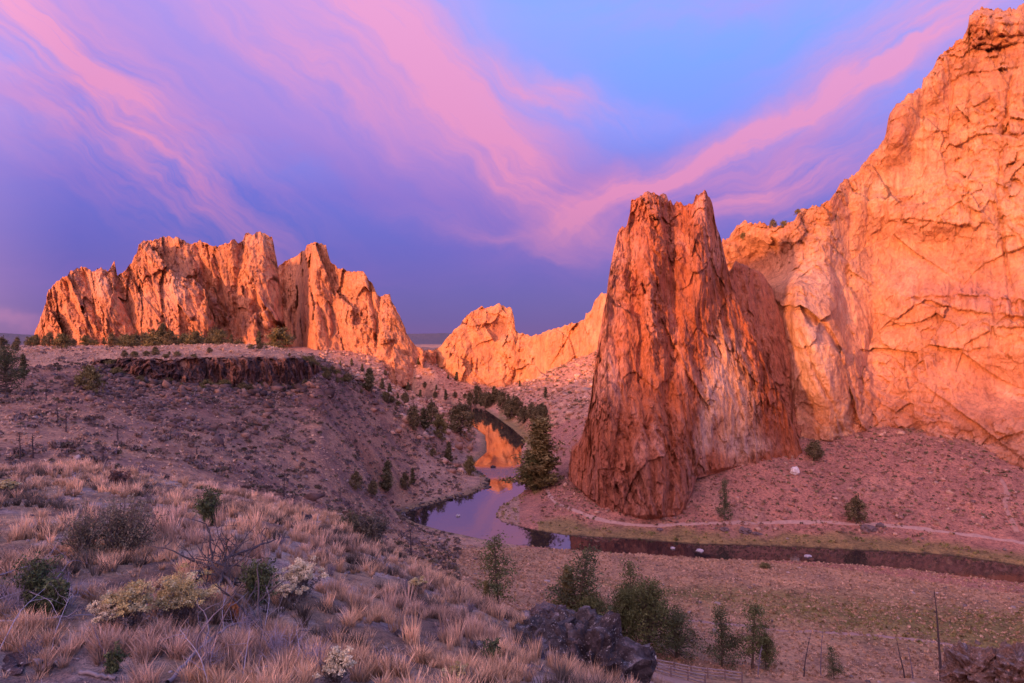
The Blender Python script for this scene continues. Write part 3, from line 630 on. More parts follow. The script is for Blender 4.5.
cliff('rock_spur', [(30,346),(34,336),(39,322),(44,306),(49,290),(56,282),(66,276),(72,271),(80,266),(86,268),(95,271),(101,266),(106,272),(110,268),(114,260),(117,276),(121,273),(126,270),(131,263),(136,255),(139,244),(144,240),(149,243),(153,250),(160,257),(166,264),(172,272),(179,279),(186,279),(192,279),(198,283),(204,288),(207,296),(208,306),(212,314),(216,326),(217,350)],
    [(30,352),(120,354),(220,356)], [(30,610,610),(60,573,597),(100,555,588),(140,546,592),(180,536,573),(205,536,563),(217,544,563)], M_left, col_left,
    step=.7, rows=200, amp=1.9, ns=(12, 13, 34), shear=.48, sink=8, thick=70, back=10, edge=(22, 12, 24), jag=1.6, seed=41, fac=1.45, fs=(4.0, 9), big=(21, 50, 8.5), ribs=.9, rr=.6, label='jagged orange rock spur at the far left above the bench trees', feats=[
    ('crack', [(66,280),(72,300),(88,330),(95,350)], 9.0, 5), ('crack', [(84,272),(92,300),(100,330),(104,350)], 7.2, 4), ('crack', [(118,280),(126,300),(134,325),(140,350)], 8.1, 4), ('crack', [(48,300),(58,325),(64,345)], 6.3, 4), ('crack', [(146,260),(154,290),(164,320),(170,345)], 5.4, 3.5),
    ('bump', 190, 300, 16, 36, -20, 5), ('bump', 150, 290, 12, 40, -16, 5), ('bump', 108, 300, 10, 34, -14, 5)])
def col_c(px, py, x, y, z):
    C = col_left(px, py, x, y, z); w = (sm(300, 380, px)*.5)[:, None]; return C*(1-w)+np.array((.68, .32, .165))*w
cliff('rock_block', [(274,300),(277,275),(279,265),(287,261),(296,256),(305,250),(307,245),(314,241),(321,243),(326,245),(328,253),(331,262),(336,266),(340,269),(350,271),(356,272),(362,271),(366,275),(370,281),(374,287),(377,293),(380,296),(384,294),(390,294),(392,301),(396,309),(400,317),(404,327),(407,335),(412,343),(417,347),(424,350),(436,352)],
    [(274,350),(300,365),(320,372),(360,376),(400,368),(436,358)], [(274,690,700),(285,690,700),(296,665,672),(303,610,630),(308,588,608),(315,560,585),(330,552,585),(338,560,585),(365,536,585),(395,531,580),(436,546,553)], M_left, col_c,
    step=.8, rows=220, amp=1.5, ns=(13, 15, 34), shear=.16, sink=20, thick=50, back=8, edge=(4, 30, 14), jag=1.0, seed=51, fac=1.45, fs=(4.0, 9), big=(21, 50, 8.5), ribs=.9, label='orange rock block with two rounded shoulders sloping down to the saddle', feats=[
    ('crack', [(332,266),(332,300),(334,330),(330,350)], 6.3, 3.5), ('crack', [(316,300),(325,320),(330,345)], 4.5, 2.5), ('crack', [(368,280),(372,300),(378,325),(376,350)], 7.2, 2.5), ('crack', [(380,296),(378,320),(376,340)], 5.4, 2), ('bump', 312, 300, 12, 50, 0, 6), ('bump', 388, 325, 10, 30, 0, 3)])
def col_mid(px, py, x, y, z):
    C, mx = mixer(len(px), (.70, .315, .145)); n = fbm(x/14, y/14, z/30, 4)
    mx(sm(0, .6, n)*.5, (.60, .24, .12)); mx(sm(.1, .6, fbm(x/20+8, y/20, z/20, 3))*.5, (.72, .39, .22)); mx(pb(px, py, 500, 328, 8, 10)*.8, (.42, .2, .14)); mx(pb(px, py, 560, 350, 20, 14)*.3, (.62, .24, .13)); return C
cliff('rock_crag', [(430,352),(436,349),(441,346),(447,337),(453,331),(460,325),(463,319),(467,315),(474,310),(482,306),(487,308),(492,306),(500,304),(506,307),(511,309),(513,314),(515,320),(516,330),(520,332),(525,334),(532,336),(540,334),(550,330),(558,328),(565,326),(573,323),(580,321),(585,320),(586,313),(590,312),(592,309),(594,301),(598,297),(602,293),(609,295),(615,290),(625,280),(660,262)],
    [(430,360),(440,372),(452,380),(485,388),(510,378),(525,374),(540,388),(560,372),(590,362),(660,360)], [(430,560,580),(460,545,570),(490,535,565),(525,525,550),(560,485,510),(600,440,465),(660,350,380)], M_mid, col_mid,
    step=.8, rows=170, amp=1.3, ns=(13, 15, 26), sink=14, thick=40, back=8, edge=(20, 1, 20), jag=1.0, seed=61, fac=1.1, fs=(4, 8), big=(22, 30, 5), label='glowing orange crag with a rounded head in the middle distance beyond the river', feats=[
    ('ledge', [(485,312),(500,316),(515,318)], 3, 12), ('crack', [(468,318),(472,345),(478,375)], 2.0, 3), ('crack', [(530,338),(534,355),(536,378)], 2.5, 3), ('crack', [(555,332),(556,350)], 2.0, 2), ('bump', 500, 330, 9, 9, 0, -5), ('crack', [(590,318),(588,340)], 2.0, 2)])
# --- basalt rim along the bench
def col_bas(px, py, x, y, z):
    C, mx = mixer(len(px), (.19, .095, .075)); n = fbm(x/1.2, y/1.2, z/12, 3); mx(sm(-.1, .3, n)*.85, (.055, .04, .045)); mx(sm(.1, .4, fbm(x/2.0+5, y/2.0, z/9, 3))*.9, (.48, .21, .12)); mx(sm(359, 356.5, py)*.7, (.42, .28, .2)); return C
cliff('basalt_rim', [(84,363),(95,361),(110,359),(140,358),(165,359.5),(190,357.5),(215,357),(250,357),(270,357.3),(295,357.5),(304,359),(312,363),(322,368)],
    [(84,372),(110,376),(140,380),(180,386),(205,388),(270,390),(300,391),(322,378)], [(84,168,171),(110,166,171),(150,164,170.5),(190,170,173.5),(215,174,177),(250,179,182),(295,188,190.5),(308,194,198),(322,208,211)], M_basalt, col_bas,
    step=.4, rows=80, amp=1.1, ns=(2.4, 2.6, 12), thick=5, back=6, edge=(10, 10, 2), jag=1.0, seed=71, rr=.6, fac=1.0, fs=(1.5, 7), label='dark columnar basalt rim along the edge of the left bench', feats=[])

# ------------------------------------------------------------------ footpaths
Mp = plain_mat('trail_dirt', 1.2, .35, .3)
def ribbon(name, pts, w, colr, lift=.07, label=None):
    p = np.array([hit(*q)[:2] for q in pts]); s = np.concatenate([[0], np.cumsum(np.hypot(*np.diff(p, axis=0).T))])
    t = np.arange(0, s[-1], .6); x = np.interp(t, s, p[:, 0]); y = np.interp(t, s, p[:, 1])
    k = np.ones(9)/9; xp = np.pad(x, 4, 'edge'); yp = np.pad(y, 4, 'edge'); x = np.convolve(xp, k, 'valid'); y = np.convolve(yp, k, 'valid')
    tx, ty = np.gradient(x), np.gradient(y); L = np.hypot(tx, ty)+1e-9; nx, ny = -ty/L, tx/L
    ww = w*(1+.5*pn(t/5, 0*t, 0*t+1)+.3*pn(t/1.7, 0*t, 0*t+1)); m = 7; u = np.linspace(-.5, .5, m)
    X = x[:, None]+nx[:, None]*u*ww[:, None]; Y = y[:, None]+ny[:, None]*u*ww[:, None]
    Z = gz(X.ravel(), Y.ravel()).reshape(X.shape)+lift-.12*(np.abs(u)*2)**4
    o = mesh_np(name, np.stack([X, Y, Z], -1).reshape(-1, 3), grid_faces(len(t), m), Mp, None, np.broadcast_to(colr, (X.size, 3)), True)
    tag(o, label, 'path' if label else None, kind='structure'); return o
ribbon('trail', [(556,452),(552,465),(548,478),(545,486),(550,497),(562,506),(575,512),(590,518),(607,522),(646,526),(700,524),(750,523),(800,523),(840,523),(880,525),(920,529),(960,534),(1000,540),(1040,546)], 1.3, (.46, .265, .215))
ribbon('trail', [(1000,478),(1008,492),(1004,505),(1012,520),(1018,535)], 1.2, (.42, .22, .17))
ribbon('trail', [(640,616),(700,621),(760,627),(820,632),(880,636),(940,643),(990,650),(1040,655)], 1.1, (.36, .21, .18))
ribbon('trail', [(600,668),(640,672),(680,680),(720,690),(780,705)], 3.0, (.38, .22, .17), .1)

# ------------------------------------------------------------------ trees
def conifer(h, w, nb, tw, leaf, colr, seed, shape=1.0, bare=.12, droop=-.1, trunk_r=.018, top=.03, lean=0.):
    """trunk with whorled limbs carrying clumps of small leaf faces; returns crown, trunk"""
    global rng
    keep = rng; rng = np.random.default_rng(seed)
    gt, gc = Geo(), Geo()
    tp = wander((0, 0, -.3), (lean, 0, 1), h*1.0, 9, .03, .04); tube(gt, tp, np.linspace(h*trunk_r, h*.003, 10), (.13, .085, .07), 7)
    C = []
    for i in range(nb):
        f = bare+(1-bare)*((i+.5)/nb)**.9; z = f*h*.97; a = i*2.4+rng.normal()*.4
        k = (1-f)**shape*(.75+.5*rng.random())+top
        if rng.random() < .13: k *= .45
        L = w*.5*k*1.12
        c0 = np.array([np.interp(z, tp[:, 2], tp[:, 0]), np.interp(z, tp[:, 2], tp[:, 1]), z])
        lb = wander(c0, (math.cos(a), math.sin(a), .35+droop), max(L, .1), 5, .16, .07); tube(gt, lb, np.linspace(h*.006*(1.3-f), h*.0012, 6), (.12, .08, .065), 4)
        m = max(2, int(L/(w*.5)*7))
        for j in range(m):
            q = lb[min(5, int(1.2+4.2*(j+rng.random())/m))]; C.append(np.concatenate([q+rng.normal(size=3)*[.09*w*.5, .09*w*.5, .03*h*.5], [L]]))
    C = np.array(C)
    for c in C:
        tone = .6+.8*rng.random(); n = tw
        r = w*.075*(.7+.6*rng.random())
        leaves(gc, c[:3]+rng.normal(size=(n, 3))*[r, r, r*.65], leaf, np.array(colr)*tone, 0, jit=.3, elong=1.3)
    rng = keep; return gc, gt
def juniper(h, w, nl, tw, leaf, colr, seed, flat=.0, low=.08):
    """several rising limbs, an uneven rounded crown of leaf clumps"""
    global rng
    keep = rng; rng = np.random.default_rng(seed)
    gt, gc = Geo(), Geo()
    tube(gt, wander((0, 0, -.3), (.05, 0, 1), h*.8, 7, .08, .05), np.linspace(h*.03, h*.006, 8), (.13, .09, .075), 7)
    for i in range(nl):
        a = rng.random()*2*math.pi; f = low+(.92-low)*rng.random()**.8
        prof = math.sin(math.pi*min(1, (f*.85+.22)))**.7 if f > .3 else .75+.5*f
        R_ = w*.5*prof*(.35+.65*rng.random()**.5)*(1-.35*flat)
        z0 = f*h*.75; e = np.array([math.cos(a)*R_, math.sin(a)*R_, f*h+rng.normal()*.03*h])
        mid = np.array([e[0]*.45, e[1]*.45, (z0+e[2])*.5-.02*h]); tube(gt, np.array([[0, 0, z0], mid, e]), [h*.012, h*.008, h*.003], (.12, .085, .07), 4)
        tone = .55+.9*rng.random()
        for j in range(3):
            c = e+rng.normal(size=3)*[.09*w, .09*w, .055*h]; r = w*.055*(.8+.6*rng.random())
            leaves(gc, c+rng.normal(size=(tw, 3))*[r, r, r*.9], leaf, np.array(colr)*tone, 0, jit=.3, elong=1.2)
    rng = keep; return gc, gt
HID = S.collection
def proto(name, gg, label, cat='tree', group=None):
    e = empty(name, (0, 0, 0), label, cat, group); gg[0].build('crown', M_leaf, e); gg[1].build('trunk', M_bark, e); return e
GREEN = (.12, .125, .05); DKG = (.095, .10, .05); OLV = (.20, .155, .065)
used = set()
def plant(src, loc, hgt, label=None, group=None, rz=None, wide=1.0, cat=None, name=None):
    """first use moves the prototype itself, afterwards copies of it and of its parts"""
    o = src if src.name not in used else copy_tree(src); used.add(src.name); 
    if o is not src: used.add(o.name)
    s_ = hgt/10.; o.location = loc; o.scale = (s_*wide, s_*wide, s_); o.rotation_euler.z = rng.random()*6.28 if rz is None else rz
    if label: o['label'] = label
    if group: o['group'] = group
    elif 'group' in o.keys(): del o['group']
    return o
def at(px, py, d=None):
    if d is None: return hit(px, py, 45)
    x = (px-CX)/F*d; return np.array([x, d, gz(x, d)[0]])
# prototypes are 10 m tall
P1 = proto('pine_tree', conifer(10, 6.6, 36, 21, .21, GREEN, 101, .9, .14), None)
P2 = proto('pine_tree', conifer(10, 6.8, 46, 21, .21, DKG, 102, .95, .06), None)
P3 = proto('pine_tree', conifer(10, 4.2, 66, 26, .26, OLV, 103, .8, .03, top=.05), None)
J1 = proto('juniper_tree', juniper(10, 8.0, 120, 21, .25, GREEN, 104), None)
J2 = proto('juniper_tree', juniper(10, 9.5, 95, 17, .27, DKG, 105), None)
F1 = proto('juniper_tree', juniper(10, 7.0, 50, 16, .50, (.165, .125, .065), 106), None)
F2 = proto('pine_tree', conifer(10, 4.6, 30, 16, .5, (.14, .115, .06), 107, .7, .04), None)
F3 = proto('juniper_tree', juniper(10, 11., 46, 14, .75, OLV, 108, low=.03), None)
def tr(src, px, py, top, label, d=None, group=None, wide=1.0):
    p = at(px, py, d); h = max((EYE-(top-CY)/F*p[1])-p[2], .8); return plant(src, p, h, label, group, wide=wide)
# the trees between the terrace and the meadow
tr(P1, 498, 606, 536, 'open pine with a bare lower trunk just past the grass left of the boulders', 68, wide=1.25)
tr(P3, 487, 604, 580, 'tiny dense dark conifer at the left foot of the open pine', 66, wide=1.2)
tr(P2, 577, 640, 545, 'pointed dark pine right behind the big lichened boulders', 84, wide=1.2)
tr(P3, 566, 640, 566, 'slim short conifer close against the left side of the pointed dark pine', 86)
tr(J1, 592, 640, 592, 'low bushy juniper at the right foot of the pointed dark pine', 83)
tr(P1, 632, 640, 560, 'loose thin topped pine rising behind the broad juniper clump', 92, wide=.9)
tr(J1, 648, 648, 580, 'tallest broad round juniper in the dense clump behind the rail fence', 86, wide=.85)
tr(J2, 676, 652, 611, 'low broad juniper at the right end of the dense clump above the rail fence', 86)
tr(J1, 624, 644, 588, 'juniper at the left end of the dense clump behind the boulders', 87, wide=.85)
tr(P2, 722, 674, 604, 'narrow conifer, left of the two beyond the end of the rail fence', 84, wide=.95)
tr(P1, 752, 676, 603, 'two topped open conifer, right of the two beyond the end of the rail fence', 84, wide=1.15)
tr(J1, 766, 680, 632, 'small juniper leaning out to the right below the open conifer', 84, wide=.6)
tr(P2, 834, 700, 646, 'dark young pine cut by the bottom edge right of the bare poles', 78, wide=.9)
# river and bank trees
tr(P3, 539, 489, 418, 'big broad conifer alone at the river bend beside the trail', None, wide=1.75)
tr(J1, 533, 490, 452, 'rusty low juniper on the left foot of the big conifer at the river bend', None, wide=.7)
tr(P2, 724, 521, 477, 'slim faded green pine on the slope above the trail under the cliff', None, wide=.62)
tr(F1, 856, 524, 497, 'small round juniper standing above the trail near the right edge', None, wide=.95)
tr(F1, 814, 447, 441, 'tiny dark bush at the foot of the pale wall', 188, wide=1.3)
for px, py, top, lab, src, w in [
    (356, 491, 471, 'small dark conifer, leftmost of the little group left of the river', F1, .8), (373, 497, 480, 'shortest conifer of the little group left of the river', F1, .8),
    (386, 493, 461, 'tallest dark conifer of the little group left of the river', F2, 1.0), (405, 490, 473, 'bushy conifer right of the tallest one in the little group left of the river', F1, .8),
    (413, 485, 468, 'thin grey green conifer at the right end of the little group left of the river', F2, .8), (448, 464, 442, 'dark narrow conifer near the left bank below the round juniper', F2, .9),
    (470, 475, 456, 'yellowish bush at the water on the left bank', F3, .55), (433, 457, 448, 'small dark bush on the flat left of the narrow conifer', F1, 1.),
    (461, 436, 403, 'large rounded juniper beside the upper river', F1, 1.1), (413, 430, 405, 'dark dense conifer, left of the pair near the upper river', F1, .75),
    (425, 430, 408, 'dark dense conifer, right of the pair near the upper river', F2, 1.3), (440, 438, 414, 'olive juniper between the dark pair and the large rounded one', F3, .55),
    (432, 424, 401, 'juniper behind the dark pair near the upper river', F1, .7), (368, 391, 368, 'tall dark tree on the crest where the bench slope drops', F2, 1.2), (345, 382, 374, 'small dark juniper on the crest right of the basalt rim', F1, 1.1),
    (6, 394, 348, 'large olive juniper at the left edge below the bench', J2, .75), (24, 378, 354, 'narrow dark conifer beside the large juniper at the left edge', F2, .8), (90, 393, 366, 'spreading olive bush under the left end of the basalt rim', F3, .8)]:
    tr(src, px, py, top, lab, None, wide=w)
g = 'junipers along the bench top'
def BT(px):
    return (('below the outer left slope of the far spur', 'below the spur slope') if px < 85 else ('below the thin needle of the far spur', 'below the spur needle') if px < 135 else
            ('below the right shoulder of the far spur', 'below the spur shoulder') if px < 195 else ('below the square summit block of the far wall', 'below the summit block') if px < 262 else ('below the shaded cleft in the far wall', 'below the cleft'))
r2 = np.random.default_rng(5)
for i in range(44):
    px = 20+i*6.3+r2.normal()*3; d = r2.uniform(205, 330) if px > 120 else r2.uniform(250, 400); x = (px-CX)/F*d
    hh = r2.uniform(3.6, 8.2)*(1.2 if px > 140 else .85)
    plant([F1, F3, F3, F2, F1][i % 5], (x, d, gz(x, d)[0]), hh, 'juniper in the bench top row, standing '+BT(px)[0], 'bench top junipers '+BT(px)[1], wide=r2.uniform(.8, 1.2))
for px, py, h_ in [(2, 350, 4.5), (15, 352, 3.5)]:
    p = at(px, py, 210); plant(F1, p, h_, 'dark juniper on the bench at the far left edge', 'junipers at the far left edge')
g = 'bushes spilling down from the end of the basalt rim'
for i in range(26):
    px = r2.uniform(300, 400); py = np.interp(px, [300, 330, 360, 400], [361, 372, 388, 406])+abs(r2.normal())*7-1; p = hit(px, py, 120)
    plant([F1, F3][i % 2], p, r2.uniform(1.2, 3.0), 'dark low bush on the shaded slope below the end of the basalt rim', g, wide=1.2)
g = 'brush along the foot of the basalt rim'
for i in range(34):
    px = r2.uniform(100, 305); d = np.interp(px, RIMX, RIMD)-r2.uniform(.5, 9); x = (px-CX)/F*d
    plant([F1, F3][i % 2], (x, d, gz(x, d)[0]), r2.uniform(.9, 2.4), 'dark low bush at the foot of the basalt rim', g, wide=1.3)
for i in range(16):
    px = r2.uniform(110, 300); d = np.interp(px, RIMX, RIMD)+r2.uniform(.8, 12); x = (px-CX)/F*d
    plant([F1, F3][i % 2], (x, d, gz(x, d)[0]), r2.uniform(.8, 1.8), 'low bush on the lip of the basalt rim', 'brush on the lip of the basalt rim', wide=1.3)
g = 'trees along the right bank of the upper river'
for i in range(24):
    t_ = (i+r2.random()*.8)/24; px = 470+78*t_; py = np.interp(px, [470, 500, 525, 548], [403, 408, 419, 424])+r2.normal()*3.0; p = hit(px, py, 200)
    plant([F1, F2][i % 2], p, r2.uniform(7.0, 12.0)*(1 if px < 520 else .85), 'dark conifer in the line on the right bank of the upper river', g, wide=r2.uniform(.8, 1.15))
g = 'scattered trees on the slope under the far crag'
for px, py in [(385, 376), (395, 384), (408, 392), (420, 398), (418, 365), (448, 379), (456, 381), (460, 376), (435, 398), (446, 400), (455, 398), (465, 399), (340, 368), (352, 366), (362, 372), (476, 396), (405, 404), (398, 399), (372, 382), (520, 388), (546, 398), (436, 392), (425, 388), (382, 390), (390, 399), (410, 380)]:
    p = hit(px, py, 260); plant([F2, F1][int(px) % 2], p, r2.uniform(3.5, 8.0), 'small dark tree on the rubble slope under the far crag', g)
bpy.context.view_layer.update()
g = 'bushes on the notch of the skyline'
NL = {745: 'small bush nearest the red tower on the notched skyline', 752: 'small bush growing on the rock face just under the notched skyline', 774: 'tallest bush standing on the notched skyline between tower and wall',
      785: 'low bush just right of the tallest one on the notched skyline', 799: 'tiny bush tucked at the foot of the first step of the big wall', 760: 'tiny bush between the tower side bush and the tallest one on the skyline'}
for px, py, h_ in [(745, 237, 2.6), (752, 247, 2.2), (774, 228, 3.4), (785, 226, 2.2), (799, 213, 1.8), (760, 228, 1.5)]:
    dr = Vector(((px-CX)/F, 1, -(py-CY)/F)).normalized(); ok, loc, nn_, ix = wall.ray_cast(Vector((0, 0, EYE)), dr)
    if ok: plant([F1, F3][px % 2], loc+Vector((0, .8, -.4)), h_, NL[px], g)

# ------------------------------------------------------------------ ground cover (nobody could count it)
GT = Geo()
def tufts(n, px0, px1, d0, d1, hgt, blades, cfun, keep, w0=.008, spread=.5):
    d = np.sqrt(rng.random(n)*(d1**2-d0**2)+d0**2); px = rng.uniform(px0, px1, n); x = (px-CX)/F*d; z = gz(x, d)
    k = keep(x, d, z, px); x, d, z, px = x[k], d[k], z[k], px[k]; m = len(x)
    if m == 0: return
    C = cfun(x, d, m); H = hgt*(.55+.8*rng.random(m)); Bn = blades
    a = rng.random((m, Bn))*2*np.pi; le = spread*rng.random((m, Bn))**.7; hh = H[:, None]*(.6+.5*rng.random((m, Bn)))
    bx = x[:, None]+np.cos(a)*H[:, None]*.22*rng.random((m, Bn)); by = d[:, None]+np.sin(a)*H[:, None]*.22*rng.random((m, Bn)); bz = np.broadcast_to(z[:, None], a.shape)-.03
    a2 = a+rng.normal(size=a.shape)*.5; ux, uy = np.cos(a2), np.sin(a2); ww = (w0*(.6+.8*rng.random(a.shape)))*np.maximum(1, d[:, None]/14)
    ta = rng.random(a.shape)*np.pi; tx, ty = np.cos(ta)*ww, np.sin(ta)*ww
    p = lambda f, g_, s_: np.stack([bx+ux*le*hh*g_+tx*s_, by+uy*le*hh*g_+ty*s_, bz+hh*f], -1)
    V = np.stack([p(0, 0, -1), p(0, 0, 1), p(.55, .4, -.8), p(.55, .4, .8), p(1, 1.05, 0)], 2).reshape(-1, 3)
    nB = m*Bn; b0 = np.arange(nB)[:, None]*5; Fc = np.concatenate([b0+[0, 1, 3], b0+[0, 3, 2], b0+[2, 3, 4]])
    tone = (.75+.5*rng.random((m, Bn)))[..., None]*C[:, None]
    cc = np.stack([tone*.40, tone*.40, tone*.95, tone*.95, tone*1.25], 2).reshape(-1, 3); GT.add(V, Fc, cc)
def gcol(x, y, m):
    k = rng.random(m)[:, None]; n = sm(-.3, .5, fbm(x/3, y/3, 0*x, 3))[:, None]
    return (np.array([.76, .47, .30])*(1-n)+np.array([.58, .37, .28])*n)*(.45+.85*k)
def on_terrace(x, y, z, px):
    return (z > 37) & (pn(x/.9, y/.9, 0*x+7)+.7*pn(x/3, y/3, 0*x+3) > .0+.3*rng.random(len(x)))
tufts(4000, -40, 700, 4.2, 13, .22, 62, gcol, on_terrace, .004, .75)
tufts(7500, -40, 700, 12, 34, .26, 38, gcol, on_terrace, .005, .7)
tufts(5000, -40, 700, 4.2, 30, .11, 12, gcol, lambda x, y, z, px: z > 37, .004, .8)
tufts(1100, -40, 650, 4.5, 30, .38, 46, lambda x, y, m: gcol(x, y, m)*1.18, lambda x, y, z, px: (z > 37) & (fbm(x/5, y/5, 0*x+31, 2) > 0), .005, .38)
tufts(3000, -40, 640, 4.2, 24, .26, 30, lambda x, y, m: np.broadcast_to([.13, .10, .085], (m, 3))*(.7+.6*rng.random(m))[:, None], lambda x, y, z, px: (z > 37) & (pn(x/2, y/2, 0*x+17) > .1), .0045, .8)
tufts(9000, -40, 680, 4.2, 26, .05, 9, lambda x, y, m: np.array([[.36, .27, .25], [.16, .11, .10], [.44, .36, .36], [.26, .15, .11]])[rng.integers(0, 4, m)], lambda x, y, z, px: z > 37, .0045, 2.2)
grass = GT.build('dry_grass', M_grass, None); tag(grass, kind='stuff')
def clumps(name, n, px0, px1, d0, d1, size, tris, cols, keep, leaf=.22, squash=.6, inner=False, mat=None):
    G = Geo(); d = np.sqrt(rng.random(n)*(d1**2-d0**2)+d0**2); px = rng.uniform(px0, px1, n); x = (px-CX)/F*d; z = gz(x, d)
    k = keep(x, d, z, px); x, d, z = x[k], d[k], z[k]; m = len(x)
    sz = size*(.5+.9*rng.random(m)**2); tone = np.array(cols)[rng.integers(0, len(cols), m)]*(.7+.6*rng.random(m))[:, None]
    c = np.stack([x, d, z+sz*.18], -1); u = rng.normal(size=(m, tris, 3)); u /= np.linalg.norm(u, axis=2)[..., None]; u[..., 2] = np.abs(u[..., 2])*squash
    pts = (c[:, None]+u*sz[:, None, None]*.5*(.6+.4*rng.random((m, tris, 1)))).reshape(-1, 3); cc = np.repeat(tone, tris, 0)
    s_ = (leaf*np.repeat(sz, tris)*(.7+.6*rng.random(m*tris)))[:, None]
    nn_ = m*tris; a = rng.normal(size=(nn_, 3)); a[:, 2] = np.abs(a[:, 2])+.4; a /= np.linalg.norm(a, axis=1)[:, None]; q = rng.normal(size=(nn_, 3)); q -= a*(q*a).sum(1)[:, None]; q /= np.linalg.norm(q, axis=1)[:, None]
    V = np.stack([pts-a*s_*.6-q*s_*.5, pts-a*s_*.6+q*s_*.5, pts+a*s_], 1).reshape(-1, 3); cc = cc*(.8+.4*rng.random(nn_))[:, None]
    G.add(V, np.arange(3*nn_).reshape(-1, 3), np.repeat(cc, 3, 0)); o = G.build(name, mat or M_grass, None); return tag(o, kind='stuff')
DRY = [(.60, .37, .26), (.50, .30, .21), (.66, .43, .30)]; SAGE = [(.20, .145, .14), (.16, .11, .105), (.26, .17, .14), (.14, .105, .075)]
hillk = lambda x, y, z, px: riv_dist(x, y) > 3
clumps('bunch_grass', 15000, -50, 470, 62, 250, .42, 9, DRY, lambda x, y, z, px: hillk(x, y, z, px) & ((z < 24) | (y < 125) | (z > 40) | (rng.random(len(x)) < .3)), .45, .7)
clumps('sagebrush_cover', 7500, -50, 460, 62, 260, 1.15, 22, SAGE, lambda x, y, z, px: hillk(x, y, z, px) & (fbm(x/14, y/14, 0*x+2, 3)+.35*sm(120, 300, px) > .0) & (z < 41.5), .26, .6)
clumps('bench_brush', 1500, -50, 310, 176, 330, 1.0, 12, DRY+SAGE[:1], lambda x, y, z, px: z > 40, .35, .5)
clumps('meadow_tufts', 22000, 420, 1090, 78, 152, .36, 9, DRY[:2]+[(.50, .29, .17), (.34, .20, .13)], lambda x, y, z, px: (riv_dist(x, y) > 1.0) & (y < 152-.1*abs(x)), .42, .7)
clumps('meadow_green', 3500, 640, 1090, 86, 128, .45, 9, [(.26, .21, .08), (.32, .22, .10)], lambda x, y, z, px: (riv_dist(x, y) > 1.5) & (blobw(x, y, 62, 103, 34, 9, -.42)+blobw(x, y, 88, 98, 22, 11, -.3) > .3+.3*rng.random(len(x))), .42, .6)
clumps('bank_reeds', 9000, 480, 1100, 120, 260, .7, 12, [(.22, .18, .06), (.30, .22, .09), (.16, .15, .05), (.33, .2, .1)], lambda x, y, z, px: (np.abs(riv_dist(x, y)-3.) < 2.8) & (y > np.interp(x, [-20, 0, 30, 60, 120], [240, 165, 154, 152, 138])), .32, 1.0)
clumps('bank_reeds', 4000, 380, 1100, 100, 300, .32, 9, [(.20, .16, .07), (.32, .21, .12), (.14, .10, .06)], lambda x, y, z, px: (riv_dist(x, y) < 3.5) & (riv_dist(x, y) > 1.1), .35, .9)
clumps('slope_brush', 5500, 540, 1100, 155, 215, .75, 12, [(.36, .19, .14), (.26, .15, .11), (.48, .27, .18), (.18, .14, .08)], lambda x, y, z, px: riv_dist(x, y) > 7, .36, .6)
clumps('slope_brush', 6000, 320, 620, 230, 560, 1.6, 12, [(.44, .25, .17), (.30, .18, .13), (.52, .3, .2), (.20, .15, .09)], lambda x, y, z, px: riv_dist(x, y) > 5, .34, .6)
ICO = None
def ico():
    p = (1+5**.5)/2; V = np.array([(-1, p, 0), (1, p, 0), (-1, -p, 0), (1, -p, 0), (0, -1, p), (0, 1, p), (0, -1, -p), (0, 1, -p), (p, 0, -1), (p, 0, 1), (-p, 0, -1), (-p, 0, 1)])/1.9
    Fc = np.array([(0, 11, 5), (0, 5, 1), (0, 1, 7), (0, 7, 10), (0, 10, 11), (1, 5, 9), (5, 11, 4), (11, 10, 2), (10, 7, 6), (7, 1, 8), (3, 9, 4), (3, 4, 2), (3, 2, 6), (3, 6, 8), (3, 8, 9), (4, 9, 5), (2, 4, 11), (6, 2, 10), (8, 6, 7), (9, 8, 1)])
    return V, Fc
def stones(name, n, px0, px1, d0, d1, smin, smax, cols, keep, bias=3.):
    V0, F0 = ico(); d = np.sqrt(rng.random(n)*(d1**2-d0**2)+d0**2); px = rng.uniform(px0, px1, n); x = (px-CX)/F*d; z = gz(x, d)
    k = keep(x, d, z, px); x, d, z = x[k], d[k], z[k]; m = len(x); sz = smin+(smax-smin)*rng.random(m)**bias
    V = V0[None]*(1+.42*rng.normal(size=(m, 12, 1)).clip(-1.6, 1.6))*(.6+.7*rng.random((m, 1, 3)))*sz[:, None, None]*.6; V[..., 2] *= .75
    V = V+np.stack([x, d, z+sz*.12], -1)[:, None]; cc = np.repeat(np.array(cols)[rng.integers(0, len(cols), m)]*(.7+.6*rng.random(m))[:, None], 12, 0)
    G = Geo(); G.add(V.reshape(-1, 3), (F0[None]+np.arange(m)[:, None, None]*12).reshape(-1, 3), cc); return tag(G.build(name, M_stone), kind='stuff')
RED = [(.44, .23, .17), (.52, .30, .22), (.30, .15, .12), (.24, .13, .11)]
stones('scree', 4200, 560, 1100, 155, 212, .18, 1.2, RED, lambda x, y, z, px: riv_dist(x, y) > 7, 6)
stones('scree', 6000, 320, 620, 225, 560, .4, 3.6, [(.52, .27, .18), (.40, .20, .14), (.60, .34, .24)], lambda x, y, z, px: (riv_dist(x, y) > 5) & (fbm(x/30, y/30, 0*x, 2) > -.35), 4)
stones('basalt_rubble', 6000, 60, 420, 118, 245, .3, 1.5, [(.15, .085, .07), (.10, .06, .055), (.20, .105, .08), (.28, .15, .11)], lambda x, y, z, px: (z > 16) & (z < 38) & (fbm(x/12, y/12, 0*x+4, 3)+1.2*sm(26, 34, z) > .45), 3.5)
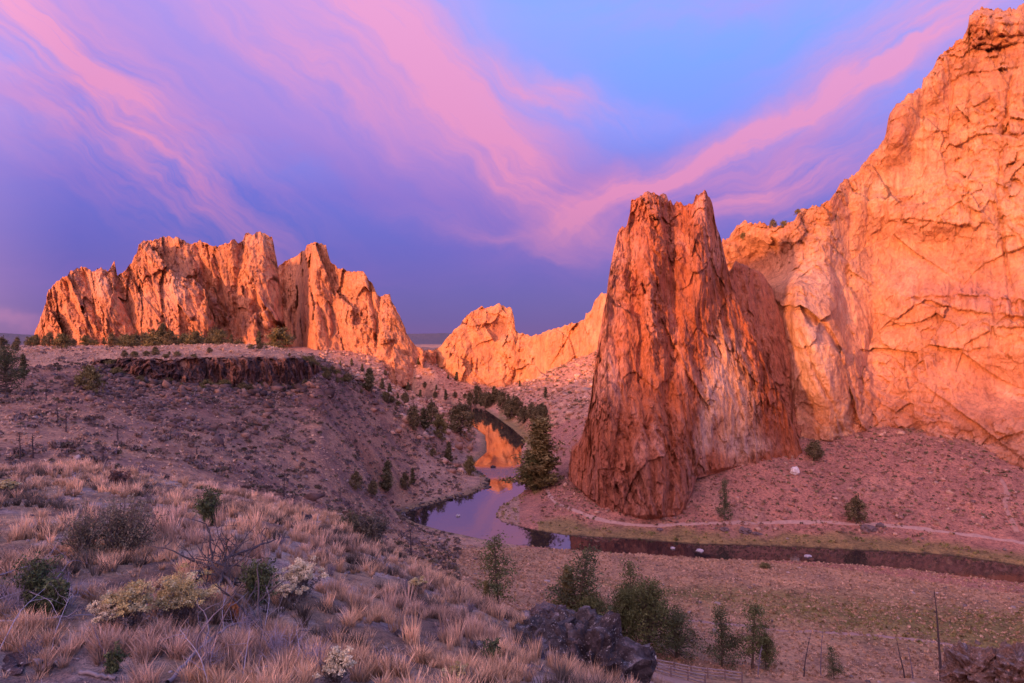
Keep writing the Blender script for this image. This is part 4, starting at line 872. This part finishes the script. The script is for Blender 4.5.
stones('rim_rubble', 5200, 95, 330, 150, 212, .5, 2.3, [(.13, .075, .065), (.08, .05, .05), (.20, .10, .075), (.30, .15, .10)], lambda x, y, z, px: (np.interp(px, RIMX, RIMD)-y > 0) & (np.interp(px, RIMX, RIMD)-y < 13*rng.random(len(x))+2), 2)
clumps('bare_brush', 750, -40, 420, 75, 235, 2.3, 46, [(.22, .15, .17), (.15, .105, .12), (.20, .12, .10)], lambda x, y, z, px: (riv_dist(x, y) > 5) & (z < 40) & (pn(x/16, y/16, 0*x+6) > -.1), .09, .75)
stones('outcrops', 380, -20, 440, 110, 240, .9, 2.6, [(.17, .09, .075), (.12, .07, .065), (.26, .14, .10)], lambda x, y, z, px: (z > 12) & (z < 38) & (fbm(x/22, y/22, 0*x+14, 3) > .12), 2.5)
stones('bank_stones', 2600, 395, 500, 150, 250, .3, 1.3, [(.12, .09, .09), (.2, .15, .14), (.08, .06, .06)], lambda x, y, z, px: (riv_dist(x, y) < 1.6) & (riv_dist(x, y) > -.6) & (x < wat(497, 482)[0]) & (y > 176), 2)
stones('pebbles', 1600, -40, 660, 4.3, 30, .02, .10, [(.25, .19, .20), (.34, .28, .30), (.15, .11, .12)], lambda x, y, z, px: z > 37, 4)
stones('field_stones', 1200, 0, 1090, 62, 160, .12, .8, [(.3, .22, .2), (.42, .3, .27), (.18, .12, .11)], hillk, 5)

# ------------------------------------------------------------------ boulders
def boulder(px, py, wpx, hpx, d, label, colr=(.12, .10, .12), seed=0, sub=5, name='boulder', mat=None, group=None, sink=.25, rough=1.0, deep=.9, z=None):
    bm = bmesh.new(); bmesh.ops.create_icosphere(bm, subdivisions=sub, radius=1); me = bpy.data.meshes.new(name); bm.to_mesh(me); bm.free()
    V = np.array([v.co[:] for v in me.vertices]); n = V.copy()
    sc_ = np.array([wpx/F*d*.5, wpx/F*d*.5*deep, hpx/F*d*.5]); q = V*1.3+seed
    r = 1+rough*(.12*fbm(q[:, 0], q[:, 1], q[:, 2], 3)+0.48*facets(q[:, 0]*1.3, q[:, 1]*1.3, q[:, 2]*1.6)+.16*facets(q[:, 0]*3.3, q[:, 1]*3.3, q[:, 2]*3.8)+.06*facets(q[:, 0]*9, q[:, 1]*9, q[:, 2]*9)+.03*fbm(q[:, 0]*6, q[:, 1]*6, q[:, 2]*6, 4))
    V = V*r[:, None]*sc_; me.vertices.foreach_set('co', V.astype(np.float32).ravel())
    at_ = me.color_attributes.new('tint', 'FLOAT_COLOR', 'POINT'); c4 = np.ones((len(V), 4), np.float32); c4[:, :3] = colr
    li = sm(.15, .6, fbm(V[:, 0]*2.2+seed, V[:, 1]*2.2, V[:, 2]*2.2, 4))[:, None]
    if sub > 3: c4[:, :3] = c4[:, :3]*(1-li*.6)+np.array([.34, .30, .32])*li*.6
    at_.data.foreach_set('color', c4.ravel()); me.materials.append(mat or M_boulder); me.update()
    o = bpy.data.objects.new(name, me); S.collection.objects.link(o); p = P(px, py, d)
    o.location = p if z is None else (p[0], p[1], z); return tag(o, label, 'rock', group)
boulder(592, 682, 90, 108, 12.6, 'largest dark lichened boulder at the bottom centre, right of the cluster', (.085, .065, .068), seed=3)
boulder(543, 648, 74, 52, 14.0, 'long low dark boulder at the left side of the bottom centre cluster', (.09, .075, .08), 9)
boulder(553, 622, 44, 30, 15.6, 'rounded brownish boulder on top of the bottom centre cluster', (.17, .12, .12), 14)
boulder(536, 668, 50, 40, 12.4, 'dark boulder half cut by the bottom edge left of the largest one', (.11, .09, .11), 22)
boulder(578, 634, 46, 36, 14.6, 'flat grey slab wedged between the rounded boulder and the largest boulder', (.12, .10, .105), 27)
boulder(476, 655, 26, 24, 10.4, 'small dark boulder in the grass left of the bottom centre cluster', (.10, .085, .10), 31, 4)
boulder(402, 640, 20, 14, 9.6, 'small dark round rock alone in the foreground grass', (.10, .08, .09), 35, 4)
boulder(308, 521, 12, 14, 25, 'dark block of rock standing on the terrace crest', (.11, .09, .10), 37, 4)
boulder(329, 536, 14, 9, 21, 'low dark rock beside the block on the terrace crest', (.12, .10, .10), 39, 4)
boulder(20, 668, 60, 22, 7.2, 'flat dark rock in the bottom left corner', (.13, .09, .10), 43, 4)
_a = hit(972, 694, 8); _b = hit(1014, 696, 8)
boulder(972, 674, 46, 50, _a[1], 'brown humped boulder in the bottom right corner', (.20, .115, .085), 51)
boulder(1014, 678, 58, 56, _b[1], 'tall brown boulder at the right edge in the bottom right corner', (.19, .11, .08), 55)
boulder(795, 471, 9, 9, 181, 'white boulder alone on the slope under the pale wall', (.72, .62, .58), 61, 3, mat=M_stone, rough=.45)
for px, py, w_, h_, d, lab in [(458, 516, 4, 3, 0, 'white rock in the calm water near the left bank'), (700, 551, 7, 3, 0, 'largest pale rock in the dark water below the tower'), (673, 548.5, 4, 2.4, 0, 'small pale rock in the dark water left of the largest'),
                             (808, 556.5, 7, 2.6, 0, 'pale flat rock in the dark water right of the green bush'), (493, 467, 5, 3, 0, 'dark rock at the riffle in the river bend')]:
    d = EYE*F/(py-CY); boulder(px, py, w_, h_, d, lab, (.5, .42, .45) if 'dark rock at' not in lab else (.08, .06, .07), px*.1, 3, 'river_rock', M_stone, z=.05)
RL = ['dark rock on the left bank beside the riffle', 'dark rock by the trail below the slim faded pine', 'broad dark rock by the trail between the slim pine and the round juniper', 'long flat dark rock below the round juniper by the trail', 'small dark rock right of the long flat rock below the round juniper', 'dark rock touching the right side of the broad one by the trail', 'small dark rock by the trail at the foot of the red tower']
for i, (px, py, w_) in enumerate([(470, 472, 7), (724, 530, 9), (745, 532, 12), (868, 529, 14), (880, 526, 8), (756, 534, 8), (660, 530, 6)]):
    p = hit(px, py, 120); lab_ = RL[i]; boulder(px, py, w_, w_*.6, p[1], lab_, (.17, .11, .11), i*3.3, 3, mat=M_stone, group='dark rocks beside the trail on the far bank', z=p[2])

# ------------------------------------------------------------------ foreground shrubs
def shrub(name, px, py, wm, hm, n, leaf, cols, label, d=None, tips=None, twig=(.16, .12, .12), bare=False, lean=0., cat='shrub', up=.12, dense=26, elong=1.3, tw=.006, tipz=.6):
    global rng
    keep = rng; rng = np.random.default_rng(int(px*7+py))
    p = hit(px, py, 4.3) if d is None else at(px, py, d)
    gb, gl_, gf = Geo(), Geo(), Geo()
    for i in range(n):
        a = rng.random()*2*np.pi; el = .25+1.25*rng.random(); L = hm*(.75+.5*rng.random())*(1 if el > .7 else wm/hm*.55)
        b0 = wander((rng.normal()*.05*wm, rng.normal()*.05*wm, -.03), (math.cos(a)*wm*.5*(1.5-el)*1.1+lean, math.sin(a)*wm*.5*(1.5-el)*1.1, hm*el*.8+.05), L, 7, .16, up)
        tube(gb, b0, np.linspace(tw*1.6, tw*.4, 8), np.array(twig)*(.7+.6*rng.random()), 4)
        for j in range(3):
            s0 = b0[3+j]; b1 = wander(s0, (b0[4+j]-b0[3+j])+rng.normal(size=3)*.06, L*.35, 4, .3, .1); tube(gb, b1, np.linspace(tw*.8, tw*.25, 5), np.array(twig)*(.7+.6*rng.random()), 3)
            if not bare and not (tips and rng.random() < .7):
                tone = np.array(cols[rng.integers(len(cols))])*(.7+.6*rng.random()); k = np.concatenate([b1, b1[2:], b0[4+j:5+j]])
                c = k[rng.integers(0, len(k), dense)]+rng.normal(size=(dense, 3))*.035*hm; leaves(gl_, c, leaf, tone, jit=.3, elong=elong)
            if tips and b1[-1][2] > hm*(.55 if name == 'rabbitbrush' else .3):
                tone = np.array(tips[rng.integers(len(tips))])*(.8+.4*rng.random()); leaves(gf, b1[-1]+rng.normal(size=(dense+40 if name == 'rabbitbrush' else dense+14, 3))*[.045*wm, .045*wm, .03*hm], leaf*1.0, tone, jit=.2)
    o = empty(name, p, label, cat); gb.build('stems', M_dead, o)
    if not bare: gl_.build('foliage', M_grass, o)
    if tips: gf.build('flowers', M_grass, o)
    rng = keep; return o
SG = [(.24, .20, .13), (.17, .145, .10), (.30, .24, .16)]; YEL = [(.62, .47, .20), (.54, .41, .19), (.66, .54, .30)]; CRM = [(.80, .66, .44), (.72, .58, .38)]
shrub('sagebrush', 122, 556, 1.2, .95, 90, .024, SG, 'big dark sagebrush on the left, widest bush of the terrace', lean=.2)
shrub('sagebrush', 84, 559, .85, .8, 60, .024, SG, 'dark sagebrush directly left of the widest bush')
shrub('rabbitbrush', 130, 632, .60, .50, 70, .022, [(.15, .12, .12), (.2, .16, .15)], 'rabbitbrush with yellow flower heads, left half of the yellow mound', tips=YEL, tw=.003)
shrub('rabbitbrush', 180, 626, .74, .58, 90, .022, [(.15, .12, .12), (.2, .16, .15)], 'rabbitbrush with bright yellow flower heads, right half of the yellow mound', tips=YEL, tw=.003)
shrub('rabbitbrush', 106, 632, .40, .38, 40, .02, [(.2, .16, .16)], 'pale faded rabbitbrush at the left end of the yellow mound', tips=CRM, tw=.003)
shrub('rabbitbrush', 300, 598, .55, .52, 66, .024, [(.2, .17, .16)], 'rounded cream headed rabbitbrush in the middle of the terrace', tips=CRM, tw=.003)
shrub('rabbitbrush', 290, 606, .40, .36, 40, .022, [(.2, .17, .16)], 'small cream headed rabbitbrush in front of the rounded one', tips=CRM, tw=.003)
shrub('rabbitbrush', 337, 694, .36, .30, 50, .018, [(.2, .17, .15)], 'cream headed rabbitbrush cut by the bottom edge', tips=CRM, d=6.9, tw=.003)
shrub('rabbitbrush', 416, 592, .42, .30, 22, .024, [(.2, .17, .15)], 'small yellow topped rabbitbrush below the black snag', tips=YEL, tw=.003)
shrub('rabbitbrush', 456, 684, .34, .2, 22, .018, [(.2, .17, .15)], 'low yellowish rabbitbrush at the bottom edge left of the boulders', tips=YEL, d=7.6, tw=.003)
shrub('rabbitbrush', 8, 494, .7, .35, 30, .03, [(.2, .17, .12)], 'yellow green rabbitbrush at the left edge of the terrace', tips=YEL, tw=.004)
GRN = [(.09, .11, .05), (.12, .135, .06)]
shrub('young_juniper', 36, 612, .32, .62, 60, .028, GRN, 'upright green juniper seedling behind the pale twigs at the left', up=.5, tw=.004)
shrub('young_juniper', 56, 618, .38, .44, 60, .028, GRN, 'rounder green juniper seedling right of the upright one', up=.3, tw=.004)
shrub('young_juniper', 209, 526, .60, .72, 54, .04, GRN, 'green juniper seedling on the far side of the terrace', up=.4, tw=.005)
shrub('young_juniper', 258, 602, .55, .56, 64, .03, GRN, 'dark green juniper bush beside the fallen branches', up=.3, tw=.004)
shrub('young_juniper', 114, 672, .14, .24, 34, .02, GRN, 'tiny green juniper seedling near the bottom left', up=.5, tw=.003)
shrub('young_juniper', 492, 664, .22, .30, 22, .024, [(.09, .11, .05)], 'small green shrub left of the bottom centre boulders', up=.4, tw=.003)
shrub('rust_shrub', 232, 618, .34, .20, 34, .03, [(.40, .13, .05), (.48, .18, .06)], 'rust orange leafy shrub under the fallen branches', tw=.003)
shrub('bare_shrub', 372, 562, 1.3, 1.0, 54, .05, [(.16, .13, .09), (.13, .105, .09)], 'grey green shrub on the far edge of the terrace above the snag', d=24, tw=.008)
shrub('bare_shrub', 350, 556, .9, .8, 34, .05, [(.15, .13, .08)], 'olive shrub just left of the grey green one on the terrace edge', d=24, tw=.008)
BRN = [(.14, .10, .10)]
for i, (px, py, w_, h_, lab) in enumerate([(245, 490, 1.6, .7, 'reddish brown brush heap at the far edge of the terrace'), (215, 488, 1.3, .5, 'low brown bush left of the reddish heap'), (118, 488, .5, .55, 'dark upright stub of a bush on the left crest')]):
    shrub('brush', px, py, w_, h_, 34, .05, [(.22, .11, .09), (.16, .10, .10)], lab, tw=.007)
g = 'bare purple grey bushes scattered over the terrace'
for i, (px, py) in enumerate([(200, 655), (250, 668), (300, 655), (330, 640), (355, 610), (230, 565), (420, 612), (440, 640), (380, 668), (160, 560), (60, 580), (20, 560), (280, 545), (330, 575), (150, 500), (60, 505), (470, 612), (30, 660), (405, 590)]):
    o = shrub('bare_shrub', px, py, .38, .24, 26, .02, BRN, 'low bare purple grey bush in the foreground grass', twig=(.24, .19, .22), bare=True, tw=.0035); o['group'] = g

for px, py, w_, h_, n_, lab in [(14, 612, .8, .5, 40, 'pale leafless shrub with grey twigs at the left edge'), (66, 606, .6, .45, 30, 'pale leafless shrub right of the green seedlings'), (222, 590, .7, .42, 44, 'dark leafless shrub tangled in the brush pile'),
                          (276, 660, .7, .40, 44, 'pale leafless shrub in the bottom centre left'), (316, 672, .5, .34, 34, 'small pale leafless shrub right of the bottom branch'), (244, 640, .5, .42, 30, 'upright pale leafless shrub below the rust orange one'), (206, 668, .4, .32, 26, 'pale leafless shrub behind the long bowed branch')]:
    shrub('bare_shrub', px, py, w_, h_, n_, .02, BRN, lab, twig=(.13, .10, .11) if 'dark' in lab else (.36, .30, .37), bare=True, tw=.003)

# dead wood
def branch(name, path, r0, r1, label, colr=(.30, .25, .28), side=5, group=None, sc=.5, seed=0):
    """path: (px, py, height above ground)"""
    global rng
    keep = rng; rng = np.random.default_rng(seed)
    pts = []
    for px, py, hgt in path:
        q = hit(px, py, 4.2); d = q[1]
        for _ in range(3): d = d if hgt == 0 else hit(px, py+hgt/d*F, 4.2)[1]
        pts.append(P(px, py, d))
    pts = np.array(pts); t = np.linspace(0, 1, len(pts)); tt = np.linspace(0, 1, len(pts)*4)
    c = np.stack([np.interp(tt, t, pts[:, k]) for k in range(3)], 1); c[1:-1] = (c[:-2]+c[1:-1]*2+c[2:])/4; c = c+rng.normal(size=c.shape)*r0*.35
    o = empty(name, c[0], label, 'branch', group); g1 = Geo(); tube(g1, c-c[0], np.linspace(r0, r1, len(c)), colr, 7); lm_ = g1.build('limb', M_dead, o)
    g2 = Geo()
    for i in range(side):
        k = rng.integers(2, len(c)-1); dv = c[k]-c[k-1]; L = np.linalg.norm(c[-1]-c[0])*sc*(.3+.7*rng.random())
        b0 = wander(c[k]-c[0], dv/np.linalg.norm(dv)+rng.normal(size=3)*.8+[0, 0, .3], L*.6, 7, .2, .02); tube(g2, b0, np.linspace(r1*1.3, r1*.3, 8), np.array(colr)*(.8+.4*rng.random()), 4)
        for j in (3, 5): tube(g2, wander(b0[j], rng.normal(size=3)+dv/np.linalg.norm(dv), L*.25, 4, .3), np.linspace(r1*.7, r1*.2, 5), colr, 3)
    if side: g2.build('twigs', M_dead, lm_)
    rng = keep; return o
branch('fallen_branch', [(270, 650, .02), (252, 612, .10), (232, 586, .18), (212, 566, .25), (198, 562, .15)], .040, .016, 'thick dark fallen limb running down through the brush pile', (.11, .085, .09), 12, seed=1)
branch('fallen_branch', [(196, 580, .12), (215, 563, .25), (240, 553, .28), (275, 540, .2)], .032, .012, 'dark limb lying across the top of the brush pile', (.10, .075, .08), 16, seed=2)
branch('fallen_branch', [(205, 600, .1), (222, 580, .2), (226, 560, .32), (240, 545, .3)], .03, .011, 'dark forked limb leaning up in the brush pile', (.10, .075, .08), 16, seed=3)
branch('fallen_branch', [(190, 572, .2), (214, 574, .2), (250, 590, .1)], .028, .010, 'short dark limb at the left of the brush pile', (.10, .08, .085), 16, seed=33)
branch('fallen_branch', [(168, 684, .02), (186, 662, .10), (208, 640, .16), (232, 624, .16), (256, 620, .1)], .024, .009, 'long bowed grey branch rising from the bottom edge', (.24, .19, .21), 4, seed=4)
branch('fallen_branch', [(-10, 622, .08), (30, 620, .10), (60, 617, .1), (95, 614, .06)], .016, .006, 'straight pale branch lying flat at the left edge', (.30, .24, .27), 6, seed=5)
branch('fallen_branch', [(108, 668, .0), (104, 652, .10), (98, 640, .14), (94, 628, .2)], .012, .005, 'twisted dark stick standing beside the tiny seedling', (.14, .10, .12), 3, seed=6)
branch('fallen_branch', [(80, 672, .02), (98, 674, .04), (116, 678, .03)], .022, .016, 'short thick grey log at the bottom left', (.22, .18, .20), 0, seed=7)
branch('fallen_branch', [(250, 672, .03), (275, 664, .05), (300, 655, .06)], .018, .008, 'pale grey branch lying in the bottom centre grass', (.34, .28, .33), 6, seed=8)
branch('fallen_branch', [(152, 474, .02), (160, 476, .05), (172, 480, .02)], .03, .02, 'white weathered log on the crest of the terrace', (.60, .50, .48), 0, seed=9)
g = 'pale arching dead twigs'
for i, pth in enumerate([[(-6, 660, .02), (20, 610, .3), (60, 575, .4), (70, 560, .4)], [(50, 655, .02), (58, 625, .2), (68, 600, .3), (76, 590, .3)], [(-5, 600, .2), (25, 590, .3), (50, 600, .3), (62, 625, .1)], [(240, 690, .0), (246, 655, .2), (250, 630, .3)],
                         [(210, 690, .0), (200, 655, .3), (180, 630, .4)], [(290, 680, .0), (300, 650, .2), (296, 628, .3)], [(0, 575, .3), (30, 565, .3), (66, 552, .25)], [(225, 640, .0), (222, 610, .3), (228, 585, .35)], [(140, 628, .0), (148, 600, .25), (140, 590, .3)], [(262, 640, .0), (270, 600, .3), (264, 580, .3)]]):
    branch('dead_twig', pth, .005, .002, 'thin pale arching dead twig in the foreground grass', (.40, .34, .40), 5, g, seed=20+i)
def snag(px, py, top, d, label, r=.05, side=14, group=None, lean=0., colr=(.085, .06, .065), L=.22):
    global rng
    keep = rng; rng = np.random.default_rng(int(px))
    p = at(px, py, d) if d else hit(px, py, 40); h = EYE-(top-CY)/F*p[1]-p[2]
    o = empty('snag', p, label, 'dead tree', group); gt = Geo(); tp = wander((0, 0, -.2), (lean, 0, 1), h+.2, 12, .025, .0); tube(gt, tp, np.linspace(r, r*.2, 13), colr, 7); tk_ = gt.build('trunk', M_bark, o)
    gb = Geo()
    for i in range(side):
        k = rng.integers(3, 12); a = rng.random()*6.28; b0 = wander(tp[k], (math.cos(a), math.sin(a), .4), h*L*(.4+.6*rng.random())*(1.2-k/13), 6, .15, .05); tube(gb, b0, np.linspace(r*.3, r*.08, 7), colr, 4)
        tube(gb, wander(b0[3], rng.normal(size=3)+[0, 0, .5], h*L*.3, 4, .2), np.linspace(r*.15, r*.05, 5), colr, 3)
    if side: gb.build('branches', M_bark, tk_)
    rng = keep; return o
snag(412, 585, 524, 27, 'black burnt snag with short side twigs at the terrace edge', .045, 26)
snag(941, 690, 590, 78, 'tallest bare black snag at the bottom right', .17, 9, lean=-.05, L=.1)
snag(804, 690, 630, 80, 'thin bare pole left of the dark young pine', .09, 12, L=.12); snag(821, 690, 628, 80, 'thin grey pole close behind the dark young pine', .08, 14, colr=(.2, .15, .18), L=.12)
snag(905, 700, 637, 78, 'leaning thin black pole left of the tallest snag', .09, 8, lean=-.12, L=.1); snag(913, 700, 645, 78, 'shorter grey pole between the leaning pole and the tallest snag', .08, 12, colr=(.2, .15, .18), L=.14)
snag(758, 684, 645, 80, 'bare grey dead tree in front of the open conifer', .09, 26, colr=(.26, .2, .24), L=.3)
g = 'burnt bare stems on the left hillside'
for px, py, top in [(46, 401, 378), (58, 421, 402), (20, 459, 432), (33, 458, 433), (103, 465, 448), (118, 441, 428), (285, 445, 438), (348, 465, 455), (197, 455, 445), (340, 500, 484), (284, 497, 470), (66, 432, 415), (170, 440, 428)]:
    snag(px, py, top, None, 'burnt bare stem with twiggy crown on the left hillside', .11, 18, g, L=.4)
tr(F3, 765, 568, 563, 'low bright green bush on the near river bank', None, wide=2.0)

# ------------------------------------------------------------------ split rail fences and the trail sign
def fence(label, a, b_, n, da, db):
    pa, pb_ = at(*a, da), at(*b_, db); o = empty('rail_fence', pa, label, 'fence'); prev = None
    for i in range(n):
        t = i/(n-1); x = pa[0]+(pb_[0]-pa[0])*t; y = pa[1]+(pb_[1]-pa[1])*t; z = gz(x, y)[0]; q = np.array([x, y, z])-pa
        G = Geo(); tube(G, [q+[0, 0, -.3], q+[0, 0, .5], q+[rng.normal()*.02, 0, 1.15]], [.10, .095, .085], (.24, .16, .15), 6); G.build('post', M_fence, o)
        if prev is not None:
            for hgt in (.35, .7, 1.05):
                G = Geo(); e = np.array([0, 0, hgt]); k = (q-prev); tube(G, [prev+e-k*.04, prev+e+k*.5+[0, 0, -.03], q+e+k*.04+[0, 0, rng.normal()*.03]], [.07, .075, .065], (.34, .25, .25), 5); G.build('rail', M_fence, o)
        prev = q
    return o
fence('upper split rail fence running down from the boulders below the dense juniper clump', (608, 645), (742, 686), 9, 78, 76)
fence('lower split rail fence at the bottom below the upper fence', (618, 668), (705, 686), 6, 70, 72)
p = at(655, 672, 72); o = empty('trail_sign', p, 'small post with a white plate beside the lower rail fence', 'sign')
G = Geo(); tube(G, [(0, 0, -.2), (0, 0, 1.5)], [.07, .07], (.25, .14, .12), 6); G.build('post', M_fence, o)
bm = bmesh.new(); bmesh.ops.create_cube(bm, size=1); bmesh.ops.scale(bm, vec=(.26, .03, .34), verts=bm.verts); bmesh.ops.translate(bm, vec=(0, -.09, 1.55), verts=bm.verts); bmesh.ops.bevel(bm, geom=bm.edges[:], offset=.008, segments=2)
me = bpy.data.meshes.new('plate'); bm.to_mesh(me); bm.free(); at_ = me.color_attributes.new('tint', 'FLOAT_COLOR', 'POINT'); at_.data.foreach_set('color', np.full(len(me.vertices)*4, .7, np.float32)); me.materials.append(M_fence)
pl = bpy.data.objects.new('plate', me); S.collection.objects.link(pl); pl.parent = o
for q in [P1, P2, P3, J1, J2, F1, F2, F3]:
    if q.name not in used: print('unused', q.name)
